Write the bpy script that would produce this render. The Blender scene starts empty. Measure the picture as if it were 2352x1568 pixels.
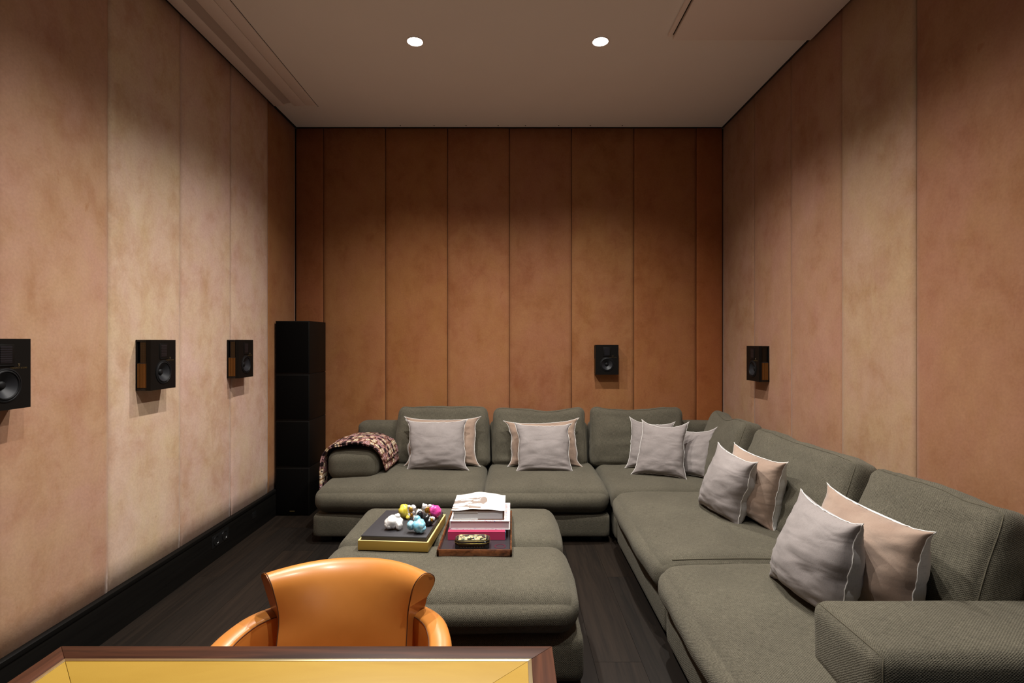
import bpy, bmesh, math, random
from math import sin, cos, pi, radians
from mathutils import Vector, Matrix, noise

scene = bpy.context.scene
COL = scene.collection
random.seed(7)

# ------------------------------------------------------------------ camera, world, exposure
cam_d = bpy.data.cameras.new('camera')
cam_d.sensor_width = 36.0
cam_d.lens = 1222.0 / 2352.0 * 36.0
cam_d.clip_start = 0.02
cam = bpy.data.objects.new('camera', cam_d)
COL.objects.link(cam)
cam.location = (0, 0, 1.415)
cam.rotation_euler = (radians(90), 0, 0)
scene.camera = cam

world = bpy.data.worlds.new('world')
scene.world = world
world.use_nodes = True
wb = world.node_tree.nodes['Background']
wb.inputs[0].default_value = (0.50, 0.66, 1.0, 1)
wb.inputs[1].default_value = 0.6

scene.view_settings.view_transform = 'Standard'
scene.view_settings.look = 'None'
scene.view_settings.gamma = 1.0
scene.view_settings.use_curve_mapping = False
scene.view_settings.exposure = 0.0

LAMP_W = 198.0
LAMP_COL = (1.0, 0.955, 0.90)
LAMP_X = (-0.62, 0.565)
LAMP_Y = (3.40, 2.28, 1.16)
LAMP_LEVEL = (1.0, 1.0, 0.6)          # the row nearest the desk is dimmed

# room shell numbers (metres)
XL, XR, YB, YF, ZC = -1.94, 1.888, 4.766, -1.6, 3.334

# ------------------------------------------------------------------ tagging helpers
def tag(o, label, cat, group=None, kind=None):
    o['label'] = label
    o['category'] = cat
    if group: o['group'] = group
    if kind: o['kind'] = kind
    return o

def thing(name, label, cat, loc=(0, 0, 0), rz=0.0, group=None):
    o = bpy.data.objects.new(name, None)
    o.empty_display_size = 0.1
    COL.objects.link(o)
    o.location = loc
    o.rotation_euler = (0, 0, rz)
    return tag(o, label, cat, group)

def link_mesh(name, me, mat=None, parent=None, loc=(0, 0, 0), rot=(0, 0, 0), smooth=True):
    if mat is not None and not me.materials:
        me.materials.append(mat)
    if smooth:
        me.polygons.foreach_set('use_smooth', [True] * len(me.polygons))
    o = bpy.data.objects.new(name, me)
    COL.objects.link(o)
    o.location = loc
    o.rotation_euler = rot
    if parent is not None:
        o.parent = parent
    return o

def structure(o, label, cat):
    return tag(o, label, cat, kind='structure')

# ------------------------------------------------------------------ mesh helpers
def box_bm(bm, x0, x1, y0, y1, z0, z1):
    vs = [bm.verts.new((x, y, z)) for x in (x0, x1) for y in (y0, y1) for z in (z0, z1)]
    for f in ((0, 1, 3, 2), (4, 6, 7, 5), (0, 4, 5, 1), (2, 3, 7, 6), (0, 2, 6, 4), (1, 5, 7, 3)):
        bm.faces.new([vs[i] for i in f])

def bm_mesh(bm, name, uv=True):
    bmesh.ops.recalc_face_normals(bm, faces=bm.faces[:])
    if uv:
        lay = bm.loops.layers.uv.verify()
        for f in bm.faces:
            n = f.normal
            a = max(range(3), key=lambda i: abs(n[i]))
            ia, ib = ((1, 2), (0, 2), (0, 1))[a]
            for l in f.loops:
                l[lay].uv = (l.vert.co[ia], l.vert.co[ib])
    me = bpy.data.meshes.new(name)
    bm.to_mesh(me)
    bm.free()
    return me

def box(name, x0, x1, y0, y1, z0, z1, mat, parent=None, bevel=0.0, seg=2, loc=(0, 0, 0), rot=(0, 0, 0)):
    bm = bmesh.new()
    box_bm(bm, x0, x1, y0, y1, z0, z1)
    if bevel > 0:
        bmesh.ops.bevel(bm, geom=bm.edges[:], offset=bevel, segments=seg, profile=0.5, affect='EDGES')
    me = bm_mesh(bm, name)
    o = link_mesh(name, me, mat, parent, loc, rot, smooth=False)
    if bevel > 0:
        me.polygons.foreach_set('use_smooth', [True] * len(me.polygons))
        me.set_sharp_from_angle(angle=radians(40))
    return o

def prism(name, pts, z0, z1, mat, parent=None, bevel=0.0, axis='z', loc=(0, 0, 0), rot=(0, 0, 0), seg=2):
    """polygon in two axes, extruded along the third"""
    bm = bmesh.new()
    def P(a, b, c):
        return {'z': (a, b, c), 'y': (a, c, b), 'x': (c, a, b)}[axis]
    lo = [bm.verts.new(P(a, b, z0)) for a, b in pts]
    hi = [bm.verts.new(P(a, b, z1)) for a, b in pts]
    bm.faces.new(lo); bm.faces.new(hi[::-1])
    n = len(pts)
    for i in range(n):
        bm.faces.new((lo[i], hi[i], hi[(i + 1) % n], lo[(i + 1) % n]))
    bmesh.ops.recalc_face_normals(bm, faces=bm.faces[:])
    if bevel > 0:
        bmesh.ops.bevel(bm, geom=bm.edges[:], offset=bevel, segments=seg, profile=0.5, affect='EDGES')
    me = bm_mesh(bm, name)
    o = link_mesh(name, me, mat, parent, loc, rot, smooth=True)
    me.set_sharp_from_angle(angle=radians(35))
    return o

def lathe(name, prof, mat, parent=None, n=40, loc=(0, 0, 0), rot=(0, 0, 0), cap=False):
    """profile of (radius, height) revolved round local z"""
    bm = bmesh.new()
    rings = []
    for r, h in prof:
        if r < 1e-6:
            rings.append([bm.verts.new((0, 0, h))])
        else:
            rings.append([bm.verts.new((r * cos(2 * pi * k / n), r * sin(2 * pi * k / n), h)) for k in range(n)])
    for a, b in zip(rings, rings[1:]):
        for k in range(n):
            k2 = (k + 1) % n
            if len(a) == 1 and len(b) > 1:
                bm.faces.new((a[0], b[k], b[k2]))
            elif len(b) == 1 and len(a) > 1:
                bm.faces.new((a[k], b[0], a[k2]))
            elif len(a) > 1:
                bm.faces.new((a[k], b[k], b[k2], a[k2]))
    me = bm_mesh(bm, name)
    o = link_mesh(name, me, mat, parent, loc, rot)
    me.set_sharp_from_angle(angle=radians(50))
    return o

def tube_bm(bm, pts, r, sides=6, closed=False):
    pts = [Vector(p) for p in pts]
    n = len(pts)
    up = None
    rings = []
    for i in range(n):
        if closed:
            d = pts[(i + 1) % n] - pts[i - 1]
        else:
            d = pts[min(i + 1, n - 1)] - pts[max(i - 1, 0)]
        if d.length < 1e-9: d = Vector((0, 0, 1))
        d.normalize()
        if up is None:
            up = d.orthogonal().normalized()
        else:
            up = (up - d * up.dot(d))
            up = up.normalized() if up.length > 1e-6 else d.orthogonal().normalized()
        s = d.cross(up)
        rings.append([bm.verts.new(pts[i] + (up * cos(2 * pi * k / sides) + s * sin(2 * pi * k / sides)) * r)
                      for k in range(sides)])
    m = n if closed else n - 1
    for i in range(m):
        a, b = rings[i], rings[(i + 1) % n]
        for k in range(sides):
            bm.faces.new((a[k], a[(k + 1) % sides], b[(k + 1) % sides], b[k]))
    if not closed:
        bm.faces.new(rings[0][::-1]); bm.faces.new(rings[-1])

def tube(name, pts, r, mat, parent=None, sides=6, closed=False, loc=(0, 0, 0), rot=(0, 0, 0)):
    bm = bmesh.new()
    tube_bm(bm, pts, r, sides, closed)
    return link_mesh(name, bm_mesh(bm, name), mat, parent, loc, rot)

def soft_map(size, r, puff=(0, 0, 0), amp=0.0, nscale=3.0, seed=0, deform=None):
    """returns f(u,v,w) in [-1,1]^3 -> point of an upholstered rounded box centred on the origin"""
    hx, hy, hz = (s / 2 for s in size)
    off = Vector((seed * 3.17, seed * 1.31, seed * 7.7))
    r = min(r, hx * .98, hy * .98, hz * .98)
    def f(u, v, w):
        p = Vector((u * hx, v * hy, w * hz))
        q = Vector((max(-(hx - r), min(hx - r, p.x)), max(-(hy - r), min(hy - r, p.y)), max(-(hz - r), min(hz - r, p.z))))
        d = p - q
        nrm = d.normalized() if d.length > 1e-7 else Vector((0, 0, 1))
        if d.length > 1e-7:
            p = q + nrm * r
        fx, fy, fz = 1 - u * u, 1 - v * v, 1 - w * w
        p.x += (1 if u > 0 else -1) * puff[0] * fy ** 1.4 * fz ** 1.4 * abs(u) ** 3
        p.y += (1 if v > 0 else -1) * puff[1] * fx ** .8 * fz ** 1.4 * abs(v) ** 3
        p.z += (1 if w > 0 else -1) * puff[2] * fx ** 1.6 * fy ** 1.6 * abs(w) ** 3
        if amp:
            p += nrm * amp * noise.noise(p * nscale + off)
            p += nrm * amp * .35 * noise.noise(p * nscale * 3.1 + off)
        if deform:
            p = deform(p, u, v, w)
        return p
    return f

def soft_mesh(name, f, size, n):
    nx, ny, nz = n
    def par(i, m):
        t = i / m * 2 - 1
        return .35 * t + .65 * sin(t * pi / 2)
    half = [s / 2 for s in size]
    idx, verts, faces, uvs = {}, [], [], []
    def vid(i, j, k):
        key = (i, j, k)
        if key not in idx:
            idx[key] = len(verts)
            verts.append(f(par(i, nx), par(j, ny), par(k, nz)))
        return idx[key]
    N = (nx, ny, nz)
    for a in range(3):
        b, c = [(1, 2), (0, 2), (0, 1)][a]
        for side in (0, N[a]):
            for i in range(N[b]):
                for j in range(N[c]):
                    quad = []
                    for di, dj in ((0, 0), (1, 0), (1, 1), (0, 1)):
                        key = [0, 0, 0]
                        key[a], key[b], key[c] = side, i + di, j + dj
                        quad.append((tuple(key), (par(i + di, N[b]) * half[b], par(j + dj, N[c]) * half[c])))
                    flip = (side == 0) != (a == 1)
                    if flip: quad = quad[::-1]
                    faces.append([vid(*q[0]) for q in quad])
                    uvs.extend(q[1] for q in quad)
    me = bpy.data.meshes.new(name)
    me.from_pydata(verts, [], faces)
    uv = me.uv_layers.new(name='UVMap')
    flat = [c for u in uvs for c in u]
    uv.data.foreach_set('uv', flat)
    me.update()
    return me

def soft(name, x0, x1, y0, y1, z0, z1, r, mat, parent=None, n=(20, 20, 8), puff=(0, 0, 0), amp=0.0, nscale=3.0,
         seed=0, deform=None):
    size = (x1 - x0, y1 - y0, z1 - z0)
    f = soft_map(size, r, puff, amp, nscale, seed, deform)
    me = soft_mesh(name, f, size, n)
    return link_mesh(name, me, mat, parent, ((x0 + x1) / 2, (y0 + y1) / 2, (z0 + z1) / 2))

# ------------------------------------------------------------------ material helpers
def new_mat(name, base=(.5, .5, .5), rough=.6, metal=0.0, spec=.5):
    m = bpy.data.materials.new(name)
    m.use_nodes = True
    b = m.node_tree.nodes['Principled BSDF']
    b.inputs['Base Color'].default_value = (*base, 1)
    b.inputs['Roughness'].default_value = rough
    b.inputs['Metallic'].default_value = metal
    b.inputs['Specular IOR Level'].default_value = spec
    return m, m.node_tree, b

class G:
    """tiny node-graph helper"""
    def __init__(s, nt): s.nt = nt
    def n(s, typ, **kw):
        nd = s.nt.nodes.new(typ)
        for k, v in kw.items(): setattr(nd, k, v)
        return nd
    def put(s, sock, v):
        if hasattr(v, 'is_output'): s.nt.links.new(v, sock)
        elif isinstance(v, (tuple, list)) and len(v) == 3 and sock.type == 'RGBA': sock.default_value = (*v, 1)
        else: sock.default_value = v
    def math(s, op, a, b=0.0, clamp=False):
        nd = s.n('ShaderNodeMath', operation=op, use_clamp=clamp)
        s.put(nd.inputs[0], a); s.put(nd.inputs[1], b)
        return nd.outputs[0]
    def mix(s, fac, a, b, blend='MIX'):
        nd = s.n('ShaderNodeMix', data_type='RGBA', blend_type=blend)
        s.put(nd.inputs[0], fac); s.put(nd.inputs[6], a); s.put(nd.inputs[7], b)
        return nd.outputs[2]
    def coord(s, kind='Object'): return s.n('ShaderNodeTexCoord').outputs[kind]
    def mapping(s, vec, scale=(1, 1, 1), loc=(0, 0, 0), rot=(0, 0, 0)):
        nd = s.n('ShaderNodeMapping')
        s.put(nd.inputs['Vector'], vec)
        nd.inputs['Scale'].default_value = scale
        nd.inputs['Location'].default_value = loc
        nd.inputs['Rotation'].default_value = rot
        return nd.outputs[0]
    def noise(s, vec, scale=5, detail=3, rough=.5, dist=0.0):
        nd = s.n('ShaderNodeTexNoise')
        s.put(nd.inputs['Vector'], vec)
        nd.inputs['Scale'].default_value = scale
        nd.inputs['Detail'].default_value = detail
        nd.inputs['Roughness'].default_value = rough
        nd.inputs['Distortion'].default_value = dist
        return nd.outputs[0]
    def ramp(s, fac, stops, interp='LINEAR'):
        nd = s.n('ShaderNodeValToRGB')
        cr = nd.color_ramp
        cr.interpolation = interp
        while len(cr.elements) > 1: cr.elements.remove(cr.elements[-1])
        cr.elements[0].position = stops[0][0]
        def c4(c): return (c, c, c, 1) if not isinstance(c, (tuple, list)) else (*c, 1)
        cr.elements[0].color = c4(stops[0][1])
        for p, c in stops[1:]:
            e = cr.elements.new(p); e.color = c4(c)
        s.put(nd.inputs[0], fac)
        return nd.outputs[0]
    def sep(s, vec):
        nd = s.n('ShaderNodeSeparateXYZ'); s.put(nd.inputs[0], vec)
        return nd.outputs
    def comb(s, x, y, z=0.0):
        nd = s.n('ShaderNodeCombineXYZ')
        for k, v in enumerate((x, y, z)): s.put(nd.inputs[k], v)
        return nd.outputs[0]
    def bump(s, h, strength=.3, dist=.002):
        nd = s.n('ShaderNodeBump')
        nd.inputs['Strength'].default_value = strength
        nd.inputs['Distance'].default_value = dist
        s.put(nd.inputs['Height'], h)
        return nd.outputs[0]

def fabric_mat(name, dark, light, pitch=.0052, bump=.6, slub=.5, sheen=.0):
    m, nt, b = new_mat(name, light, .95, spec=.15)
    g = G(nt)
    uv = g.coord('UV')
    wob = g.noise(uv, 60, 3)
    x, y, _ = g.sep(uv)
    xx = g.math('ADD', g.math('MULTIPLY', x, 2 * pi / pitch), g.math('MULTIPLY', wob, 5.0))
    yy = g.math('ADD', g.math('MULTIPLY', y, 2 * pi / (pitch * .8)), g.math('MULTIPLY', wob, 3.2))
    wv = g.math('MULTIPLY', g.math('SINE', xx), g.math('SINE', yy))
    wv = g.math('MULTIPLY_ADD', wv, .5)
    nt.nodes[-1].inputs[2].default_value = .5
    th1 = g.noise(g.mapping(uv, (40, 420, 1)), 1, 2)
    th2 = g.noise(g.mapping(uv, (420, 40, 1)), 1, 2)
    th = g.math('MULTIPLY', g.math('ADD', th1, th2), .5)
    big = g.noise(uv, 3.5, 3)
    fac = g.math('ADD', g.math('MULTIPLY', wv, 1 - slub), g.math('MULTIPLY', g.ramp(th, [(.35, 0.0), (.65, 1.0)]), slub))
    col = g.mix(fac, dark, light)
    col = g.mix(1.0, col, g.ramp(big, [(.3, .86), (.7, 1.1)]), 'MULTIPLY')
    g.put(b.inputs['Base Color'], col)
    g.put(b.inputs['Normal'], g.bump(fac, bump, .0022))
    b.inputs['Sheen Weight'].default_value = sheen
    b.inputs['Sheen Roughness'].default_value = .5
    b.inputs['Sheen Tint'].default_value = (1, .95, .80, 1)
    return m

def linen_mat(name, a, c, wrinkle=.5, sheen=.1, vec_scale=(1, 1, 1)):
    m, nt, b = new_mat(name, a, .9, spec=.15)
    g = G(nt)
    uv = g.coord('UV')
    th = g.math('ADD', g.noise(g.mapping(uv, (60, 700, 1)), 1, 2), g.noise(g.mapping(uv, (700, 60, 1)), 1, 2))
    big = g.noise(uv, 7, 3)
    wr = g.noise(g.mapping(uv, (5, 11, 1)), 1, 2, .5, .5)
    col = g.mix(g.ramp(big, [(.3, 0.0), (.7, 1.0)]), a, c)
    col = g.mix(1.0, col, g.ramp(th, [(.75, .9), (1.25, 1.08)]), 'MULTIPLY')
    g.put(b.inputs['Base Color'], col)
    h = g.math('ADD', g.math('MULTIPLY', wr, 1.0), g.math('MULTIPLY', th, .03))
    g.put(b.inputs['Normal'], g.bump(h, wrinkle, .02))
    b.inputs['Sheen Weight'].default_value = sheen
    return m

def wood_mat(name, a, c, scale=(3, 40, 40), rough=.35, bump=.1):
    m, nt, b = new_mat(name, a, rough)
    g = G(nt)
    oi = g.n('ShaderNodeObjectInfo')
    vec = g.coord('Object')
    add = g.n('ShaderNodeVectorMath', operation='ADD')
    g.put(add.inputs[0], vec)
    sc = g.n('ShaderNodeVectorMath', operation='SCALE')
    g.put(sc.inputs[0], g.comb(13.0, 7.0, 3.0)); g.put(sc.inputs['Scale'], oi.outputs['Random'])
    g.put(add.inputs[1], sc.outputs[0])
    n1 = g.noise(g.mapping(add.outputs[0], scale), 1, 5, .6, .6)
    n2 = g.noise(g.mapping(add.outputs[0], tuple(s * .22 for s in scale)), 1, 2)
    f = g.math('ADD', g.math('MULTIPLY', n1, .65), g.math('MULTIPLY', n2, .35))
    col = g.mix(g.ramp(f, [(.35, 0.0), (.65, 1.0)]), a, c)
    g.put(b.inputs['Base Color'], col)
    g.put(b.inputs['Normal'], g.bump(n1, bump, .001))
    return m, g, b, oi, col

# ------------------------------------------------------------------ materials
def wall_mat():
    m, nt, b = new_mat('suede_wall_panel', (.5, .25, .14), .85, spec=.2)
    g = G(nt)
    oi = g.n('ShaderNodeObjectInfo')
    sc = g.n('ShaderNodeVectorMath', operation='SCALE')
    g.put(sc.inputs[0], g.comb(17.0, 29.0, 11.0)); g.put(sc.inputs['Scale'], oi.outputs['Random'])
    add = g.n('ShaderNodeVectorMath', operation='ADD')
    g.put(add.inputs[0], g.coord('Object')); g.put(add.inputs[1], sc.outputs[0])
    v = add.outputs[0]
    cloud = g.noise(g.mapping(v, (1, 1, .7)), 1.9, 4, .55, .5)
    mid = g.noise(g.mapping(v, (1, 1, .8)), 7.5, 5, .68, .3)
    fine = g.noise(v, 90, 2)
    streak = g.noise(g.mapping(v, (7, 7, .8)), 1, 4, .6, .8)
    f = g.math('ADD', g.math('MULTIPLY', cloud, .44), g.math('ADD', g.math('MULTIPLY', mid, .48), g.math('MULTIPLY', streak, .08)))
    tone = g.ramp(f, [(.34, (.80, .68, .58)), (.5, (1, 1, 1)), (.66, (1.11, 1.18, 1.24))])
    col = g.mix(1.0, oi.outputs['Color'], tone, 'MULTIPLY')
    hue = g.noise(g.mapping(v, (1, 1, .7), (3, 5, 7)), 4.2, 5, .6, .4)
    col = g.mix(1.0, col, g.ramp(hue, [(.36, (1.0, 1.02, .94)), (.64, (1.0, .965, 1.04))]), 'MULTIPLY')
    scuff = g.noise(g.mapping(v, (1, 1, .5)), 14, 6, .7, 1.4)
    sc2 = g.ramp(scuff, [(.27, 1.0), (.36, 0.0)])
    col = g.mix(g.math('MULTIPLY', sc2, .6), col, g.mix(1.0, col, (.78, .64, .52), 'MULTIPLY'))
    col = g.mix(1.0, col, g.ramp(fine, [(.3, .94), (.7, 1.05)]), 'MULTIPLY')
    g.put(b.inputs['Base Color'], col)
    g.put(b.inputs['Normal'], g.bump(g.math('ADD', g.math('MULTIPLY', fine, .3), g.math('MULTIPLY', mid, 2.0)), .25, .003))
    g.put(b.inputs['Sheen Weight'], oi.outputs['Alpha'])      # how far the nap is brushed up, per wall
    b.inputs['Sheen Roughness'].default_value = .4
    b.inputs['Sheen Tint'].default_value = (1, .88, .80, 1)
    return m

M = {}
M['wall'] = wall_mat()
M['ceiling'], nt, b = new_mat('ceiling_paint', (.80, .76, .71), .9, spec=.1)
g = G(nt); g.put(b.inputs['Base Color'], g.mix(g.noise(g.coord(), 3, 3), (.88, .85, .81), (.92, .89, .85)))
M['trim_paint'], nt, b = new_mat('ceiling_trim_paint', (.90, .83, .79), .6)
M['slot_shade'], nt, b = new_mat('slot_shade_tone', (.55, .47, .42), .6)  # darker copy of the trim paint: the slot's shade put into colour
M['gap'], nt, b = new_mat('shadow_gap_black', (.010, .009, .008), .8)
M['sub'], nt, b = new_mat('wall_backing', (.05, .03, .02), .9)
M['black_wood'], g_, b, oi, col = wood_mat('black_lacquered_wood', (.003, .0027, .0024), (.0055, .005, .0043), (60, 2, 60), .38, .05); b.inputs['Specular IOR Level'].default_value = .16
M['floor'], g_, b, oi, col = wood_mat('dark_oak_plank', (.0045, .0033, .0024), (.0125, .0088, .0062), (55, 2.5, 40), .5, .2); b.inputs['Specular IOR Level'].default_value = .3
tint = g_.ramp(oi.outputs['Random'], [(0, (.75, .78, .82)), (.5, (1, 1, 1)), (1, (1.35, 1.22, 1.1))])
g_.put(b.inputs['Base Color'], g_.mix(1.0, col, tint, 'MULTIPLY'))
M['sofa'] = fabric_mat('olive_woven_fabric', (.017, .015, .0095), (.158, .142, .104), .0092, .9, .42, sheen=.10)
M['sofa_fine'] = fabric_mat('olive_seam_cord', (.07, .062, .042), (.11, .098, .07), .004, .3, .5)
M['linen'] = linen_mat('mauve_linen', (.218, .193, .184), (.262, .234, .224), .55)
M['linen_back'] = linen_mat('pale_linen_back', (.40, .385, .38), (.46, .445, .44), .5)
M['velvet'] = linen_mat('blush_velvet', (.235, .158, .116), (.31, .225, .17), .45, .5)
M['canvas'] = linen_mat('white_canvas_back', (.66, .655, .64), (.74, .73, .72), .4)
M['trim_white'], nt, b = new_mat('white_frayed_edge', (.66, .64, .61), .9)
M['leather'], nt, b = new_mat('tan_leather', (.50, .185, .035), .33, spec=.5)
g = G(nt); v = g.coord()
nl = g.noise(v, 5, 4); cr = g.noise(g.mapping(v, (9, 9, 40)), 1, 5, .7, 1.5)
c = g.mix(g.ramp(nl, [(.3, 0.0), (.7, 1.0)]), (.49, .172, .028), (.62, .238, .049))
c = g.mix(g.math('MULTIPLY', g.ramp(cr, [(.66, 0.0), (.74, 1.0)]), .25), c, (.66, .33, .12))
g.put(b.inputs['Base Color'], c)
vr = g.n('ShaderNodeTexVoronoi'); vr.inputs['Scale'].default_value = 700; g.put(vr.inputs['Vector'], v)
g.put(b.inputs['Normal'], g.bump(vr.outputs['Distance'], .06, .0006))
b.inputs['Coat Weight'].default_value = .15; b.inputs['Coat Roughness'].default_value = .18
M['stitch'], nt, b = new_mat('dark_leather_seam', (.09, .03, .008), .7)
M['walnut'], g_, b, *_ = wood_mat('polished_walnut', (.022, .0065, .0028), (.085, .027, .011), (3, 60, 60), .5, .08); b.inputs['Specular IOR Level'].default_value = .18
M['walnut_y'], g_, b, *_ = wood_mat('polished_walnut_grain_along', (.022, .0065, .0028), (.085, .027, .011), (60, 3, 60), .5, .08); b.inputs['Specular IOR Level'].default_value = .18
M['tray_wood'], *_ = wood_mat('figured_tray_wood', (.028, .009, .004), (.19, .068, .024), (26, 40, 60), .25, .08)
M['yellow_leather'], nt, b = new_mat('golden_leather_top', (.42, .22, .035), .5, spec=.3)
g = G(nt); v = g.coord()
c = g.mix(g.ramp(g.noise(g.mapping(v, (2, 7, 1), (0, 0, 0), (0, 0, .5)), 1.3, 4, .6, .8), [(.3, 0.0), (.7, 1.0)]), (.31, .18, .0215), (.37, .23, .034))
g.put(b.inputs['Base Color'], c)
vr = g.n('ShaderNodeTexVoronoi'); vr.inputs['Scale'].default_value = 500; g.put(vr.inputs['Vector'], v)
g.put(b.inputs['Normal'], g.bump(vr.outputs['Distance'], .08, .0006))
M['brass'], nt, b = new_mat('pale_brass_inlay', (.70, .60, .36), .3, 1.0)
M['gold'], nt, b = new_mat('brushed_gold_card', (.52, .34, .075), .38, .55)
g = G(nt); g.put(b.inputs['Normal'], g.bump(g.noise(g.mapping(g.coord(), (10, 10, 500)), 1, 3), .12, .001))
M['gold_edge'], nt, b = new_mat('bright_gold_rim', (.95, .78, .34), .35, .3)
M['charcoal'], nt, b = new_mat('charcoal_cover_paper', (.030, .029, .033), .55)
g = G(nt); g.put(b.inputs['Base Color'], g.mix(g.noise(g.coord(), 9, 4), (.027, .026, .031), (.036, .034, .038)))
M['brown_edge'], nt, b = new_mat('dark_brown_edge', (.028, .020, .014), .6)
M['tray_leather'], nt, b = new_mat('dark_tray_leather', (.026, .023, .027), .35)
M['oxblood'], nt, b = new_mat('oxblood_stamp', (.055, .010, .020), .4)
M['pages'], nt, b = new_mat('book_pages', (.60, .60, .62), .8)
g = G(nt); st = g.noise(g.mapping(g.coord(), (2, 2, 900)), 1, 3)
g.put(b.inputs['Base Color'], g.mix(st, (.50, .50, .54), (.72, .71, .72)))
M['pages_pink'], nt, b = new_mat('book_pages_warm', (.62, .55, .56), .8)
g = G(nt); st = g.noise(g.mapping(g.coord(), (2, 2, 900)), 1, 3)
g.put(b.inputs['Base Color'], g.mix(st, (.50, .40, .42), (.76, .71, .72)))
M['pink'], nt, b = new_mat('raspberry_cloth', (.46, .035, .105), .5)
M['blue'], nt, b = new_mat('blue_cloth', (.09, .30, .48), .5)
M['white_paper'], nt, b = new_mat('white_paper', (.80, .78, .74), .45)
M['brown_board'], nt, b = new_mat('brown_board', (.14, .065, .035), .7)
def floral():
    m, nt, b = new_mat('floral_cover', (.8, .78, .76), .4)
    g = G(nt); v = g.coord()
    vr = g.n('ShaderNodeTexVoronoi'); vr.inputs['Scale'].default_value = 105
    dn = g.n('ShaderNodeTexNoise'); dn.inputs['Scale'].default_value = 45; g.put(dn.inputs['Vector'], v)
    dv = g.n('ShaderNodeVectorMath', operation='MULTIPLY_ADD'); g.put(dv.inputs[0], dn.outputs['Color']); dv.inputs[1].default_value = (.03, .03, .03); g.put(dv.inputs[2], v)
    g.put(vr.inputs['Vector'], g.mapping(dv.outputs[0], (1, 1.7, 1)))
    r, gg, bb = g.n('ShaderNodeSeparateColor').outputs
    sepn = r.node; g.put(sepn.inputs[0], vr.outputs['Color'])
    pal = g.ramp(r, [(0, (.55, .03, .22)), (.25, (.06, .20, .62)), (.45, (.75, .22, .05)), (.6, (.22, .06, .30)), (.8, (.65, .10, .40))], 'CONSTANT')
    k = g.math('MULTIPLY', g.math('LESS_THAN', vr.outputs['Distance'], .38), g.math('GREATER_THAN', gg, .62))
    g.put(b.inputs['Base Color'], g.mix(k, (.82, .79, .78), pal))
    return m
M['floral'] = floral()
def cover_art():
    # flat print on the jacket: loose sepia brush silhouettes on white
    m, nt, b = new_mat('sepia_print_jacket', (.8, .78, .75), .4)
    g = G(nt); v = g.coord(); x, y, z = g.sep(v)
    n1 = g.noise(g.mapping(v, (11, 26, 1), (0, 0, 0), (0, 0, -.35)), 1, 3, .5, .9)
    reg = g.math('MULTIPLY', g.ramp(g.math('MULTIPLY_ADD', x, 1.0), [(0, 1.0), (.03, 0.0)]), 1.0)
    nt.nodes.remove(reg.node) if False else None
    inx = g.math('LESS_THAN', x, .012)
    iny = g.math('MULTIPLY', g.math('LESS_THAN', y, .045), g.math('GREATER_THAN', y, -.12))
    a = g.math('MULTIPLY', g.math('MULTIPLY', inx, iny), g.math('GREATER_THAN', n1, .485))
    dx = g.math('DIVIDE', g.math('SUBTRACT', x, .022), .019)
    dy = g.math('DIVIDE', g.math('SUBTRACT', y, -.002), .058)
    hat = g.math('LESS_THAN', g.math('ADD', g.math('MULTIPLY', dx, dx), g.math('MULTIPLY', dy, dy)), 1.0)
    hat = g.math('MULTIPLY', hat, g.math('GREATER_THAN', g.math('ADD', g.math('MULTIPLY', x, -2.6), y), -.125))
    k = g.math('MAXIMUM', a, hat)
    tone = g.mix(g.noise(v, 60, 3), (.20, .16, .135), (.33, .27, .235))
    g.put(b.inputs['Base Color'], g.mix(k, (.82, .79, .76), tone))
    return m
M['cover_art'] = cover_art()
def lid_art():
    m, nt, b = new_mat('painted_lacquer_lid', (.02, .02, .018), .16)
    g = G(nt); v = g.coord()
    vr = g.n('ShaderNodeTexVoronoi'); vr.inputs['Scale'].default_value = 150; g.put(vr.inputs['Vector'], g.mapping(v, (1, 1.3, 1)))
    sp = g.n('ShaderNodeSeparateColor'); g.put(sp.inputs[0], vr.outputs['Color'])
    pal = g.ramp(sp.outputs[0], [(0, (.62, .52, .20)), (.25, (.55, .27, .16)), (.4, (.16, .24, .12)), (.55, (.70, .62, .36)), (.75, (.28, .30, .28)), (.88, (.10, .09, .05))], 'CONSTANT')
    nn = g.noise(v, 26, 3)
    x, y, z = g.sep(v)
    inside = g.math('MULTIPLY', g.math('LESS_THAN', g.math('ABSOLUTE', x), .066), g.math('LESS_THAN', g.math('ABSOLUTE', y), .034))
    k = g.math('MULTIPLY', inside, g.math('GREATER_THAN', nn, .42))
    g.put(b.inputs['Base Color'], g.mix(k, (.022, .024, .018), pal))
    return m
M['lid_art'] = lid_art()
M['lacquer'], nt, b = new_mat('black_lacquer', (.006, .006, .005), .12)
b.inputs['Coat Weight'].default_value = .6
M['gold_line'], nt, b = new_mat('gilt_line', (.55, .40, .12), .3, .9)
M['speaker_black'], nt, b = new_mat('satin_black_speaker', (.0040, .0035, .0030), .5, spec=.14)
M['grille'], nt, b = new_mat('black_grille_cloth', (.0022, .0018, .0016), .8, spec=.04)
M['speaker_gloss'], nt, b = new_mat('gloss_black_side', (.004, .003, .003), .12, spec=.3)
M['cone'], nt, b = new_mat('graphite_cone', (.014, .015, .018), .45, spec=.3)
M['rubber'], nt, b = new_mat('rubber_surround', (.007, .007, .0075), .5, spec=.15)
M['fin'], nt, b = new_mat('bronze_fin', (.26, .115, .03), .35, .7)
M['mesh_metal'], nt, b = new_mat('dark_perforated_metal', (.05, .028, .010), .4, .6)
g = G(nt); vr = g.n('ShaderNodeTexVoronoi'); vr.inputs['Scale'].default_value = 260; g.put(vr.inputs['Vector'], g.coord()); vr.inputs['Randomness'].default_value = 0
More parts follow.
